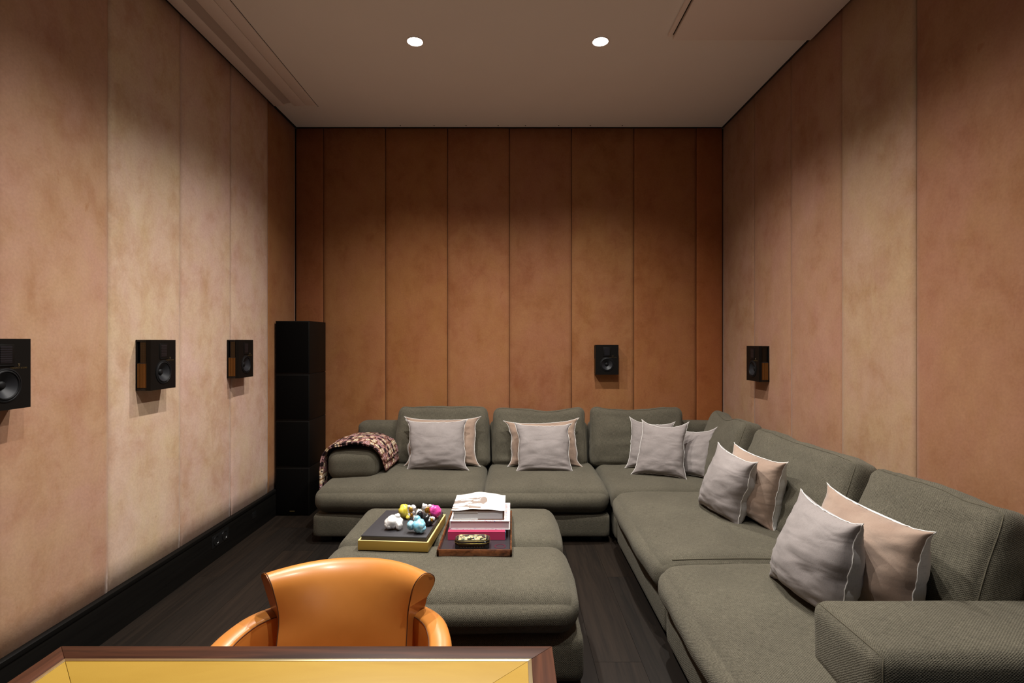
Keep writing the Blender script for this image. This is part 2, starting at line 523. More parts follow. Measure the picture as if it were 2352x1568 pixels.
g.put(b.inputs['Base Color'], g.mix(g.math('LESS_THAN', vr.outputs['Distance'], .33), (.012, .008, .004), (.12, .065, .022)))
M['ribbon'], nt, b = new_mat('ribbon_tweeter_mesh', (.010, .010, .014), .4, .2)
M['gold_mark'], nt, b = new_mat('gold_marking', (.07, .045, .014), .5, .2)
def throw_mat():
    m, nt, b = new_mat('flower_medallion_throw', (.06, .03, .03), .9, spec=.1)
    g = G(nt); uv = g.coord('UV')
    vr = g.n('ShaderNodeTexVoronoi', voronoi_dimensions='2D')
    vr.inputs['Scale'].default_value = 25; vr.inputs['Randomness'].default_value = .42
    g.put(vr.inputs['Vector'], uv)
    d = vr.outputs['Distance']
    sp = g.n('ShaderNodeSeparateColor'); g.put(sp.inputs[0], vr.outputs['Color'])
    a = g.ramp(d, [(0, (.012, .006, .008)), (.12, (.74, .62, .50)), (.24, (.05, .025, .02)), (.27, (.66, .52, .34)), (.36, (.42, .30, .17)), (.46, (.11, .045, .03))], 'CONSTANT')
    c = g.ramp(d, [(0, (.80, .72, .70)), (.09, (.06, .018, .028)), (.25, (.50, .27, .26)), (.38, (.15, .06, .05)), (.48, (.36, .20, .20))], 'CONSTANT')
    e = g.ramp(d, [(0, (.72, .50, .44)), (.2, (.48, .27, .22)), (.38, (.13, .055, .04))], 'LINEAR')
    f = g.ramp(d, [(0, (.022, .012, .013)), (.42, (.022, .012, .013)), (.46, (.30, .17, .16))], 'CONSTANT')
    r = sp.outputs[0]
    col = g.mix(g.math('GREATER_THAN', r, .3), a, c)
    col = g.mix(g.math('GREATER_THAN', r, .55), col, e)
    col = g.mix(g.math('GREATER_THAN', r, .72), col, f)
    g.put(b.inputs['Base Color'], col)
    kn = g.noise(uv, 420, 1)
    g.put(b.inputs['Normal'], g.bump(g.math('ADD', kn, g.math('MULTIPLY', d, -3.0)), .5, .002))
    return m
M['throw'] = throw_mat()
def pop_mat(name, a, c, rough=.28):
    m, nt, b = new_mat(name, a, rough)
    g = G(nt); v = g.coord()
    g.put(b.inputs['Base Color'], g.mix(g.ramp(g.noise(v, 60, 4), [(.4, 0.0), (.65, 1.0)]), a, c))
    g.put(b.inputs['Normal'], g.bump(g.noise(v, 90, 3), .25, .003))
    return m
M['pop_white'] = pop_mat('white_glaze', (.72, .71, .70), (.80, .79, .78))
M['pop_blue'] = pop_mat('sky_blue_glaze', (.18, .50, .66), (.48, .74, .82))
M['pop_yellow'] = pop_mat('yellow_glaze', (.62, .50, .04), (.74, .62, .12))
M['pop_pink'] = pop_mat('pink_glaze', (.68, .05, .30), (.74, .10, .38))
M['pop_black'] = pop_mat('black_glaze', (.010, .010, .011), (.022, .022, .024), .2)
M['pop_gold'], nt, b = new_mat('gilded_hollow', (.55, .27, .04), .25, .8)
M['lamp_glow'], nt, b = new_mat('lamp_glow', (1, 1, 1), .5)
b.inputs['Emission Color'].default_value = (1, .97, .9, 1)
b.inputs['Emission Strength'].default_value = 60
M['reflector'], nt, b = new_mat('lamp_reflector', (.85, .85, .82), .2, .8)
M['dark_leg'], nt, b = new_mat('dark_wood_leg', (.03, .014, .008), .4)
M['plastic'], nt, b = new_mat('black_socket_plastic', (.008, .008, .008), .25)
M['sash'], nt, b = new_mat('dark_window_frame', (.03, .028, .026), .5)
M['glass'] = bpy.data.materials.new('clear_glass'); M['glass'].use_nodes = True
nt = M['glass'].node_tree; nt.nodes.remove(nt.nodes['Principled BSDF'])
g = G(nt); tr = g.n('ShaderNodeBsdfTransparent'); gl = g.n('ShaderNodeBsdfGlossy'); gl.inputs['Roughness'].default_value = .02
fr = g.n('ShaderNodeFresnel'); fr.inputs[0].default_value = 1.45
mx = g.n('ShaderNodeMixShader'); g.put(mx.inputs[0], fr.outputs[0]); g.put(mx.inputs[1], tr.outputs[0]); g.put(mx.inputs[2], gl.outputs[0])
g.put(nt.nodes['Material Output'].inputs[0], mx.outputs[0])

# ------------------------------------------------------------------ room shell
PT = .03   # thickness of an upholstered wall panel
def wall_panel(name, a0, a1, z0, z1, wall, tint, parent, proud=0.0):
    w = a1 - a0 - .0024
    size = (w, PT, z1 - z0)
    f = soft_map(size, .0065, (0, .005, 0), .0012, 2.0, random.random() * 50)
    me = soft_mesh(name, f, size, (10, 3, 10))
    ca, cz = (a0 + a1) / 2, (z0 + z1) / 2
    if wall == 'back': loc, rz = (ca, YB + PT / 2 - proud, cz), 0
    elif wall == 'left': loc, rz = (XL - PT / 2 + proud, ca, cz), radians(90)
    else: loc, rz = (XR + PT / 2 - proud, ca, cz), radians(-90)
    o = link_mesh(name, me, M['wall'], parent, loc, (0, 0, rz))
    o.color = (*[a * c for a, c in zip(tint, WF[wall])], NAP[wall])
    return o

DK = (.05, .032, .022)          # unseen panels by the desk, coloured dark to cut bounced light
PZ0, PZ1 = .19, ZC - .008
B = (.47, .215, .105)          # suede base tint
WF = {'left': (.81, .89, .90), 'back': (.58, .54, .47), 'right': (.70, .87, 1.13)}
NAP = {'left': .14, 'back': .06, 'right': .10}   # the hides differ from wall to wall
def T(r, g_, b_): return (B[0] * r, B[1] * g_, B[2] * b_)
wl = structure(box('wall_left', XL - PT - .08, XL - PT, YF, YB + .1, 0, ZC + .05, M['sub']), 'left wall clad in tall pink tan suede panels', 'wall')
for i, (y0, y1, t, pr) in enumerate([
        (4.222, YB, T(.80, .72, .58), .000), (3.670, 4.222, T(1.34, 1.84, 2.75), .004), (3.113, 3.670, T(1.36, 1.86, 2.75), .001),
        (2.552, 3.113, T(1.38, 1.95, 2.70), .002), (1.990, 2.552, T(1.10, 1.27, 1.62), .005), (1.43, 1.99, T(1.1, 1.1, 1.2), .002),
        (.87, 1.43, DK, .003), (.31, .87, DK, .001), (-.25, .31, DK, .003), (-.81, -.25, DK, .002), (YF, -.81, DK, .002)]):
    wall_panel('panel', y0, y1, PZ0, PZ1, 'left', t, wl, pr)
wb_ = structure(box('wall_back', XL - PT, XR + PT, YB + PT, YB + PT + .08, 0, ZC + .05, M['sub']), 'back wall clad in tall brown orange suede panels', 'wall')
xs = [XL, -1.690, -1.134, -.577, -.023, .534, 1.092, 1.652, XR]
ts = [T(.92, .78, .66), T(1.0, .98, .86), T(1.0, .96, .80), T(1.04, 1.04, 1.04), T(.98, .98, 1.04), T(1.02, 1.06, 1.0), T(.98, .90, .76), T(1.0, .76, .55)]
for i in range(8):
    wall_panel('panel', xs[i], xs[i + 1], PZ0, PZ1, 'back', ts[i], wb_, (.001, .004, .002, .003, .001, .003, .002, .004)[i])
wr = structure(box('wall_right', XR + PT, XR + PT + .08, YF, YB + .1, 0, ZC + .05, M['sub']), 'right wall clad in tall tan suede panels', 'wall')
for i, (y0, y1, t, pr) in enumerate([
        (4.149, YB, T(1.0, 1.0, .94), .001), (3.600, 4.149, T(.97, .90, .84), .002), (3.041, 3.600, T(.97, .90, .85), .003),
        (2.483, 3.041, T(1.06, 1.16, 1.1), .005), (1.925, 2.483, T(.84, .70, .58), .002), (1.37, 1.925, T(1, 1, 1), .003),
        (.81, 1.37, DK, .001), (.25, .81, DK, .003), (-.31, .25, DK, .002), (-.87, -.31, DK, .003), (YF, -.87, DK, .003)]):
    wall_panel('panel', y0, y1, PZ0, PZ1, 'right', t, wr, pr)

# wall behind the camera, with the window that lets the cool daylight in
bm = bmesh.new()
WX0, WX1, WZ0, WZ1 = -.75, .95, .75, 2.35
box_bm(bm, XL - PT, WX0, YF - .12, YF, 0, ZC + .05)
box_bm(bm, WX1, XR + PT, YF - .12, YF, 0, ZC + .05)
box_bm(bm, WX0, WX1, YF - .12, YF, 0, WZ0)
box_bm(bm, WX0, WX1, YF - .12, YF, WZ1, ZC + .05)
me = bm_mesh(bm, 'wall_front')
M['dark_wall'], nt, b = new_mat('dark_brown_wall', (.035, .028, .024), .8)  # unseen wall, kept dark to weaken bounce on faces turned this way
structure(link_mesh('wall_front', me, M['dark_wall'], smooth=False), 'dark brown wall behind the desk with a window', 'wall')
win = structure(thing('window_1', '', 'window', ((WX0 + WX1) / 2, YF - .06, WZ0)), 'dark framed window in the wall behind the desk', 'window')
hw = (WX1 - WX0) / 2; hh = WZ1 - WZ0
for nm, a in (('frame_rail', (-hw, hw, -.03, .03, 0, .05)), ('frame_rail', (-hw, hw, -.03, .03, hh - .05, hh)),
              ('frame_stile', (-hw, -hw + .05, -.03, .03, .05, hh - .05)), ('frame_stile', (hw - .05, hw, -.03, .03, .05, hh - .05)),
              ('mullion', (-.025, .025, -.03, .03, .05, hh - .05))):
    box(nm, *a, M['sash'], win)
for a in ((-hw + .05, -.025), (.025, hw - .05)):
    box('pane', a[0], a[1], -.003, .003, .05, hh - .05, M['glass'], win)

# ceiling, with its shadow gap
ceil_ = structure(box('ceiling', XL - PT, XR + PT, YF, YB + PT, ZC, ZC + .06, M['ceiling']), 'plain off-white plaster ceiling', 'ceiling')
# floor of dark oak boards
fl = structure(box('floor', XL - PT, XR + PT, YF, YB + PT, -.06, -.014, M['gap']), 'dark stained oak board floor', 'floor')
x = XL - PT; k = 0
while x < XR + PT - .01:
    w = .212
    x1 = min(x + w, XR + PT)
    cuts = [YF]
    yy = YF + (.5, 1.35, .9, 1.8)[k % 4]
    while yy < YB:
        cuts.append(yy); yy += 2.15
    cuts.append(YB + PT)
    for a, c in zip(cuts, cuts[1:]):
        o = box('floor_board', -(x1 - x) / 2 + .0006, (x1 - x) / 2 - .0006, -(c - a) / 2 + .0006, (c - a) / 2 - .0006, -.014, random.uniform(-.0006, 0), M['floor'], fl,
                loc=((x + x1) / 2, (a + c) / 2, 0))
    x = x1; k += 1

# shadow-gap trims at the top of the walls
structure(box('trim_1', XL - .002, XL + .012, YF, YB, ZC - .009, ZC - .0005, M['gap']), 'thin dark shadow gap along the top of the left wall', 'trim')
t2 = structure(box('trim_2', XL + .012, XR - .012, YB - .006, YB + .002, ZC - .009, ZC - .0005, M['gap']), 'thin dark shadow gap along the top of the back wall', 'trim')
for px in (918, 996, 1070, 1144, 1207, 1284, 1357, 1431):
    X = (px - 1176) * 4.70 / 1222
    lathe('screw', [(0, -.004), (.0045, -.004), (.0055, -.0005)], M['gap'], t2, 8, (X, 4.728, ZC))
structure(box('trim_3', XR - .008, XR + .002, YF, YB, ZC - .009, ZC - .0005, M['gap']), 'thin dark shadow gap along the top of the right wall', 'trim')

# baseboards: tall black boards with a bead on top
BBH = .215
def baseboard(name, label, pts, zrot, loc, length):
    prof = [(0, 0), (.020, 0), (.020, BBH - .040), (.0165, BBH - .034), (.0165, BBH - .030), (.021, BBH - .027), (.0235, BBH - .018), (.021, BBH - .008), (.013, BBH - .002), (0, BBH)]
    o = prism(name, prof, 0, length, M['black_wood'], None, axis='y', loc=loc, rot=(0, 0, zrot))
    return structure(o, label, 'baseboard')
bl = baseboard('baseboard_left', 'tall black baseboard along the left wall', None, 0, (XL + .001, YF, 0), YB - YF)
baseboard('baseboard_back', 'tall black baseboard along the back wall behind the sofa', None, radians(-90), (XL + .03, YB - .001, 0), XR - XL - .06)
baseboard('baseboard_right', 'tall black baseboard along the right wall behind the sofa', None, radians(180), (XR - .001, YB, 0), YB - YF)
# sockets let into the left baseboard
sk = box('socket_plate', .0198, .0225, 3.40 - YF, 3.60 - YF, .085, .165, M['plastic'], bl, .002)
for yy in (3.45, 3.55):
    lathe('socket', [(.032, 0), (.032, .003), (.027, .003), (.024, -.001), (0, -.001)], M['plastic'], sk, 24, (.0228, yy - YF, .125), (0, radians(90), 0))
box('socket_plate', .0198, .0222, 3.93 - YF, 3.99 - YF, .10, .15, M['plastic'], bl, .002)

# ceiling air slot by the left wall
vent = thing('air_diffuser', 'long slotted air diffuser in the ceiling along the left wall', 'air vent', (-1.75, 1.35, ZC))
YV = 4.30 - 1.35; Y0 = YF - 1.35 + .05
def cx(a): return a + 1.75
box('border_strip', cx(-1.924), cx(-1.838), Y0, YV, -.016, 0, M['trim_paint'], vent, .0015)
prism('deflector_blade', [(cx(-1.836), -.0145), (cx(-1.836), 0), (cx(-1.768), 0), (cx(-1.768), -.002)], Y0, YV - .03, M['slot_shade'], vent, axis='y')
box('slot_gap', cx(-1.768), cx(-1.763), Y0, YV - .01, -.004, 0, M['gap'], vent)
box('core_strip', cx(-1.763), cx(-1.666), Y0, YV, -.017, 0, M['trim_paint'], vent, .0015)
box('slot_gap', cx(-1.666), cx(-1.663), Y0, YV - .02, -.006, 0, M['gap'], vent)
box('core_strip', cx(-1.663), cx(-1.584), Y0, YV, -.014, 0, M['trim_paint'], vent, .0015)
box('slot_gap', cx(-1.584), cx(-1.5825), Y0, YV + .05, -.003, 0, M['gap'], vent)

# dropped panel in the ceiling at the right
hp = thing('ceiling_hatch', 'pale rectangular hatch panel on the ceiling beside the right wall', 'hatch', (1.44, 2.4, ZC))
box('hatch_panel', 1.010 - 1.44, XR - .01 - 1.44, .6 - 2.4, 3.345 - 2.4, -.026, 0, M['trim_paint'], hp, .0015)
box('edge_strip', .972 - 1.44, .998 - 1.44, .6 - 2.4, 3.325 - 2.4, -.018, 0, M['trim_paint'], hp, .003)
box('shadow_slot', .998 - 1.44, 1.010 - 1.44, .6 - 2.4, 3.325 - 2.4, -.003, 0, M['gap'], hp)

# ------------------------------------------------------------------ recessed downlights
names = {(0, 0): 'left of the two glowing round downlights in the ceiling ahead of the back wall',
         (1, 0): 'right of the two glowing round downlights in the ceiling, nearer the pale hatch',
         (0, 1): 'round ceiling downlight above the left edge of the ottoman',
         (1, 1): 'round ceiling downlight above the seat edge of the right sofa run',
         (0, 2): 'round ceiling downlight above the tan leather chair',
         (1, 2): 'round ceiling downlight above the nearest sofa arm'}
for j, ly in enumerate(LAMP_Y):
    for i, lx in enumerate(LAMP_X):
        d = thing('downlight', names[(i, j)], 'ceiling light', (lx, ly, ZC), group='recessed downlights')
        lathe('trim_ring', [(.054, 0), (.056, -.004), (.050, -.006), (.047, -.004), (.047, 0)], M['trim_paint'], d, 40)
        lathe('lamp_lens', [(0, -.004), (.034, -.004), (.0465, -.002)], M['lamp_glow'], d, 32)
        sp = bpy.data.lights.new('downlight_lamp', 'SPOT')
        sp.energy = LAMP_W * LAMP_LEVEL[j]
        sp.color = LAMP_COL
        sp.spot_size = radians(130)
        sp.spot_blend = 1.0
        sp.shadow_soft_size = .018
        so = bpy.data.objects.new('downlight_lamp', sp)
        COL.objects.link(so); so.parent = d; so.location = (0, 0, -.03)

# ------------------------------------------------------------------ sectional sofa
sofa = thing('sectional_sofa', 'large olive brown woven corner sofa along the back and right walls', 'sofa', (.7, 3.7, 0))
SO = Vector((.7, 3.7, 0))
def s_soft(name, x0, x1, y0, y1, z0, z1, r, **kw):
    return soft(name, x0 - SO.x, x1 - SO.x, y0 - SO.y, y1 - SO.y, z0, z1, r, kw.pop('mat', M['sofa']), kw.pop('parent', sofa), **kw)
# bases and feet
for (x0, x1, y0, y1) in ((-1.40, -.205, 3.725, 4.735), (-.200, .690, 3.725, 4.735), (.715, 1.870, 3.665, 4.735), (.715, 1.870, 2.470, 3.655), (.705, 1.870, 1.385, 2.460)):
    s_soft('base', x0, x1, y0, y1, .040, .200, .025, n=(12, 12, 6), puff=(.004, .004, 0))
for (fx, fy) in ((-1.32, 3.82), (-.28, 3.82), (-.12, 3.82), (.60, 3.82), (.80, 3.50), (.80, 2.60), (.80, 2.35), (.80, 1.50), (-1.32, 4.6), (1.78, 4.6), (1.78, 1.5)):
    box('foot', fx - .04 - SO.x, fx + .04 - SO.x, fy - .04 - SO.y, fy + .04 - SO.y, 0, .05, M['gap'], sofa, .004)
# seat cushions
def crown(front_axis, sgn, drop=.018):
    def fn(p, u, v, w):
        if w > 0:
            t = (v if front_axis == 'y' else u) * sgn
            if t > .2: p.z -= drop * ((t - .2) / .8) ** 2.5 * w
        return p
    return fn
s_soft('seat_cushion', -1.396, -.204, 3.695, 4.56, .205, .398, .085, n=(44, 36, 12), puff=(.006, .022, .016), amp=.008, seed=1, deform=crown('y', -1))
s_soft('seat_cushion', -.198, .692, 3.695, 4.56, .205, .398, .085, n=(36, 36, 12), puff=(.006, .026, .016), amp=.008, seed=2, deform=crown('y', -1))
s_soft('seat_cushion', .698, 1.72, 3.672, 4.56, .205, .396, .07, n=(36, 36, 12), puff=(.004, .006, .016), amp=.008, seed=3)
s_soft('seat_cushion', .680, 1.72, 2.492, 3.662, .205, .400, .085, n=(40, 44, 12), puff=(.022, .008, .020), amp=.009, seed=4, deform=crown('x', -1))
s_soft('seat_cushion', .668, 1.72, 1.380, 2.484, .205, .402, .085, n=(40, 44, 12), puff=(.024, .006, .020), amp=.009, seed=5, deform=crown('x', -1))
# cord seam along the joint of the two right hand seats
tube('seam', [(x_ / 20 - SO.x, 2.4885 - SO.y, .3925 + .008 * sin(pi * (x_ / 20 - .70) / .8)) for x_ in range(15, 30)], .0045, M['sofa_fine'], sofa, 6)
# low backrests
for k, (x0, x1, y0, y1) in enumerate(((-1.330, -.205, 4.565, 4.742), (-.198, .655, 4.565, 4.742), (.662, 1.868, 4.565, 4.742))):
    s_soft('backrest', x0, x1, y0, y1, .21, .722, .055, n=(20, 10, 14), puff=(0, .008, .004), amp=.004, seed=10 + k)
for k, (y0, y1) in enumerate(((3.60, 4.56), (2.475, 3.593), (1.400, 2.468))):
    s_soft('backrest', 1.705, 1.872, y0, y1, .21, .722, .055, n=(10, 20, 14), puff=(.008, 0, .004), amp=.004, seed=14 + k)
# arms
def arm_slope(p, u, v, w): return p
la = s_soft('armrest', -1.388, -1.008, 3.955, 4.57, .372, .603, .085, n=(28, 28, 16), puff=(.006, .004, .014), amp=.005, seed=20)
ra = s_soft('armrest', .962, 1.70, 1.392, 1.722, .375, .592, .045, n=(36, 24, 16), puff=(.006, .008, .010), amp=.005, seed=21)
# arm end-panel seams
def rect_seam(f, fixed, val, ins_a=.0, m=14, ra_=.93, rb_=.93):
    pts = []
    def q(a, b):
        k = [0, 0, 0]; o_ = [i for i in range(3) if i != fixed]
        k[fixed] = val; k[o_[0]] = a; k[o_[1]] = b
        return f(*k)
    for i in range(m): pts.append(q(-ra_ + 2 * ra_ * i / m, -rb_))
    for i in range(m): pts.append(q(ra_, -rb_ + 2 * rb_ * i / m))
    for i in range(m): pts.append(q(ra_ - 2 * ra_ * i / m, rb_))
    for i in range(m): pts.append(q(-ra_, rb_ - 2 * rb_ * i / m))
    return pts
fa = soft_map((.738, .330, .217), .045, (.006, .008, .010), .005, 3.0, 21)
tube('seam', rect_seam(fa, 0, -.975, ra_=.99, rb_=.985), .0022, M['sofa_fine'], ra, 6, True)
fa = soft_map((.380, .615, .231), .085, (.006, .004, .014), .005, 3.0, 20)
tube('seam', rect_seam(fa, 1, -.93, ra_=.99, rb_=.985), .0022, M['sofa_fine'], la, 6, True)

# loose back cushions (they belong to the sofa)
def back_cushion(cx_, cy_, z0, w, h, t, lean, yaw, seed, sag=.012, roll=0.0):
    size = (w, t, h)
    def dfm(p, u, v, w_):
        if w_ > 0: p.z -= sag * (1 - u * u) * w_ * (1 + .5 * sin(3 * u + seed))
        # slouch: belly low down, thinner at the top
        p.y += (-.022 * (1 - w_) * .5 * (1 - u * u) if v < 0 else 0)
        if w_ > .2: p.y *= 1 - .22 * (w_ - .2)
        p.x *= 1 + .018 * (-w_)
        if v < 0:      # slack creases across the lower half and at the corners
            p.y += .012 * noise.noise(Vector((u * 1.6 + seed, w_ * 5.5, seed * 2.0))) * (1 - u ** 4) * (1.1 - .7 * w_)
        return p
    f = soft_map(size, .055, (.006, .030, .006), .014, 4.6, seed, dfm)
    me = soft_mesh('back_cushion', f, size, (30, 12, 24))
    R_ = Matrix.Rotation(yaw, 4, 'Z') @ Matrix.Rotation(-lean, 4, 'X') @ Matrix.Rotation(roll, 4, 'Y')
    base = Vector((cx_ - SO.x, cy_ - SO.y, z0))
    loc = base + R_ @ Vector((0, t / 2, h / 2))
    o = link_mesh('back_cushion', me, M['sofa'], sofa, loc, R_.to_euler())
    tube('seam', rect_seam(f, 1, -.80, ra_=.985, rb_=.985, m=22), .0021, M['sofa_fine'], o, 6, True)
    tube('seam', rect_seam(f, 1, .80, ra_=.985, rb_=.985, m=22), .0021, M['sofa_fine'], o, 6, True)
    return o
back_cushion(-.588, 4.400, .385, .780, .500, .185, radians(13), 0, 31, .000)
back_cushion(.230, 4.400, .385, .780, .490, .185, radians(13), 0, 32, .020)
back_cushion(1.060, 4.395, .385, .790, .500, .185, radians(13), radians(-1), 33, .022)
back_cushion(1.415, 3.915, .390, .700, .525, .175, radians(17), radians(-93), 34, .030)
back_cushion(1.420, 2.950, .392, 1.040, .505, .180, radians(16), radians(-90), 35, .010)
back_cushion(1.435, 2.045, .397, .670, .500, .180, radians(16), radians(-91), 36, .004)

# ------------------------------------------------------------------ ottoman
OT = Vector((-.315, 2.71, 0))
ott = thing('ottoman', 'wide olive brown woven ottoman with two cushions in front of the sofa', 'ottoman', OT)
def o_soft(name, x0, x1, y0, y1, z0, z1, r, **kw):
    return soft(name, x0 - OT.x, x1 - OT.x, y0 - OT.y, y1 - OT.y, z0, z1, r, M['sofa'], ott, **kw)
o_soft('base', -.905, .292, 2.140, 3.285, .035, .222, .03, n=(16, 16, 6), puff=(.006, .006, 0))
o_soft('cushion', -.900, .272, 2.115, 2.696, .222, .402, .085, n=(44, 30, 12), puff=(.014, .022, .010), amp=.006, seed=41, deform=lambda p, u, v, w: Vector((p.x, p.y, p.z - (.022 * w * max(0, (-v - .2) / .8) ** 2.5 if w > 0 else 0))))
o_soft('cushion', -.905, .262, 2.704, 3.300, .222, .400, .075, n=(44, 30, 12), puff=(.012, .012, .008), amp=.006, seed=42)
for fx in (-.82, .2):
    for fy in (2.22, 3.2):
        box('foot', fx - .04 - OT.x, fx + .04 - OT.x, fy - .04 - OT.y, fy + .04 - OT.y, 0, .045, M['gap'], ott, .004)

# ------------------------------------------------------------------ scatter cushions
def pillow(name, label, BL, BR, TR, TL, thick, front, back, group, seed, dip=.0, conc=.16, wave=.006, trim_r=.0021, n=30):
    BL, BR, TR, TL = map(Vector, (BL, BR, TR, TL))
    org = (BL + BR) / 2
    BL, BR, TR, TL = BL - org, BR - org, TR - org, TL - org
    nrm = ((BR - BL).cross(TL - BL) + (TR - TL).cross(TR - BR)).normalized()
    off = Vector((seed * 5.1, seed * 2.3, seed * 1.7))
    W = ((BR - BL).length + (TR - TL).length) / 2
    H = ((TL - BL).length + (TR - BR).length) / 2
    def S(u, v, side):
        # concave edges, pointed corners
        uu = u * (1 - conc * (1 - abs(v) ** 5) * abs(u) ** 1.2 * (1 + .4 * noise.noise(Vector((v * 2, seed, u)))))
        vv = v * (1 - conc * .8 * (1 - abs(u) ** 4) * abs(v) ** 1.2)
        if v > 0: vv -= dip * (1 - abs(u) ** 1.3) * v * v
        a, c = (uu + 1) / 2, (vv + 1) / 2
        p = BL.lerp(BR, a).lerp(TL.lerp(TR, a), c)
        th = (max(0, 1 - u * u) ** .46) * (max(0, 1 - v * v) ** .46)
        th *= 1.0 - .18 * v                   # filling settles low
        lump = 1 + .16 * noise.noise(Vector((u * 1.6, v * 1.6, side)) + off)
        d = side * thick * (.5 if side > 0 else (.62 if seed > 7 else .46)) * th * lump
        # wrinkles pulling in from the corners and across the lower half
        wr = noise.noise(Vector((u * 2.2, v * 7.5, side * 3)) + off) * .0055 + noise.noise(Vector((u * 5, v * 14, side * 3)) + off) * .003
        d += side * wr * min(1, th * 2.2) * (1.15 - .6 * v)
        e = wave * noise.noise(Vector((u * 6, v * 6, 0)) + off) * (1 - min(1, th * 2.5))
        return p + nrm * (d + e)
    root = thing(name, label, 'cushion', org, 0, group)
    def surf(nm, side, mat):
        verts, faces, uvs = [], [], []
        def par(i): return sin((i / n * 2 - 1) * pi / 2) * .6 + (i / n * 2 - 1) * .4
        for j in range(n + 1):
            for i in range(n + 1):
                verts.append(S(par(i), par(j), side))
        for j in range(n):
            for i in range(n):
                q = [j * (n + 1) + i, j * (n + 1) + i + 1, (j + 1) * (n + 1) + i + 1, (j + 1) * (n + 1) + i]
                if side < 0: q = q[::-1]
                faces.append(q)
                for t in q: uvs += [par(t % (n + 1)) * W / 2 + seed, par(t // (n + 1)) * H / 2]
        me = bpy.data.meshes.new(nm)
        me.from_pydata(verts, [], faces)
        me.uv_layers.new(name='UVMap').data.foreach_set('uv', uvs)
        me.update()
        return link_mesh(nm, me, mat, root)
    surf('front_cover', 1, front)
    bk = surf('back_cover', -1, back)
    if back is not front: bk['label'] = 'paler back cover'
    pts = []
    m = 40
    seq = [(-1 + 2 * i / m, -1) for i in range(m)] + [(1, -1 + 2 * i / m) for i in range(m)] + \
          [(1 - 2 * i / m, 1) for i in range(m)] + [(-1, 1 - 2 * i / m) for i in range(m)]
    for k, (u, v) in enumerate(seq):
        p = S(u, v, 1)
        out = (p - (BL + BR + TR + TL) / 4).normalized()
        pts.append(p + out * (.002 + .0035 * noise.noise(Vector((k * .55, seed, 0)))) + nrm * .0045 * noise.noise(Vector((k * .45, seed, 9))))
    t = tube('edge_trim', pts, trim_r, M['trim_white'], root, 6, True)
    t['label'] = 'white frayed edge'
    return root

GA, GB = 'mauve linen scatter cushions', 'blush velvet scatter cushions'
def P(px, py, Y): return ((px - 1176) * Y / 1222, Y, 1.415 - (py - 784) * Y / 1222)
LN, VB = M['linen'], M['velvet']
pillow('scatter_cushion', 'blush velvet cushion half hidden on the sofa seat nearest the patterned throw', P(925, 1072, 4.30), P(1104, 1071, 4.30), P(1105, 956, 4.40), P(928, 956, 4.40), .15, VB, M['canvas'], GB, 1, .03, .16)
pillow('scatter_cushion', 'mauve linen cushion in front of velvet one, nearest the patterned throw', P(930, 1083, 4.17), P(1080, 1083, 4.17), P(1075, 962, 4.29), P(931, 963, 4.30), .17, LN, M['linen_back'], GA, 2, .0, .16)
pillow('scatter_cushion', 'blush velvet cushion behind linen one on the second seat of the back sofa run', P(1165, 1071, 4.30), P(1342, 1075, 4.30), P(1330, 959, 4.40), P(1156, 966, 4.40), .15, VB, M['canvas'], GB, 3, .06, .16)
pillow('scatter_cushion', 'mauve linen cushion leaning on velvet one in the middle of the back sofa run', P(1182, 1087, 4.14), P(1320, 1089, 4.13), P(1314, 971, 4.27), P(1180, 970, 4.28), .15, LN, M['linen_back'], GA, 4, .02, .16)
pillow('scatter_cushion', 'mauve linen cushion with peaked corners, rearmost of the three in the sofa corner', P(1435, 1074, 4.26), P(1560, 1086, 4.14), P(1551, 968, 4.26), P(1446, 957, 4.37), .11, LN, M['linen_back'], GA, 5, .10, .16)
pillow('scatter_cushion', 'mauve linen cushion in the sofa corner, leaning on the right hand back cushion', P(1552, 1092, 4.05), P(1630, 1104, 3.88), P(1649, 980, 3.96), P(1560, 984, 4.16), .11, LN, M['linen_back'], GA, 6, .07, .16)
pillow('scatter_cushion', 'mauve linen cushion in the sofa corner, front one of the three', P(1448, 1090, 4.05), P(1579, 1104, 3.89), P(1583, 968, 3.98), P(1474, 963, 4.17), .14, LN, M['linen_back'], GA, 7, .14, .16)
pillow('scatter_cushion', 'blush velvet cushion with white back on the middle seat of the right sofa run', (1.290, 3.26, .41), P(1779, 1226, 2.81), P(1811, 1061, 2.70), P(1686, 1016, 3.21), .20, VB, M['canvas'], GB, 8, .03, .16)
pillow('scatter_cushion', 'mauve linen cushion in front of velvet one on the middle seat, right sofa run', P(1605, 1161, 3.29), P(1697, 1213, 2.90), P(1741, 1061, 2.75), P(1650, 1015, 3.26), .19, LN, M['linen_back'], GA, 9, .03, .16)
pillow('scatter_cushion', 'large blush velvet cushion with white back behind the nearest sofa arm', (1.300, 2.36, .41), (1.345, 1.76, .41), P(2150, 1222, 1.70), P(1900, 1109, 2.29), .22, VB, M['canvas'], GB, 10, .03, .16)
pillow('scatter_cushion', 'mauve linen cushion with wavy white edge beside the nearest sofa arm', P(1768, 1325, 2.295), (1.150, 1.83, .415), P(1984, 1203, 1.785), P(1841, 1123, 2.19), .21, LN, M['linen_back'], GA, 11, .03, .16)

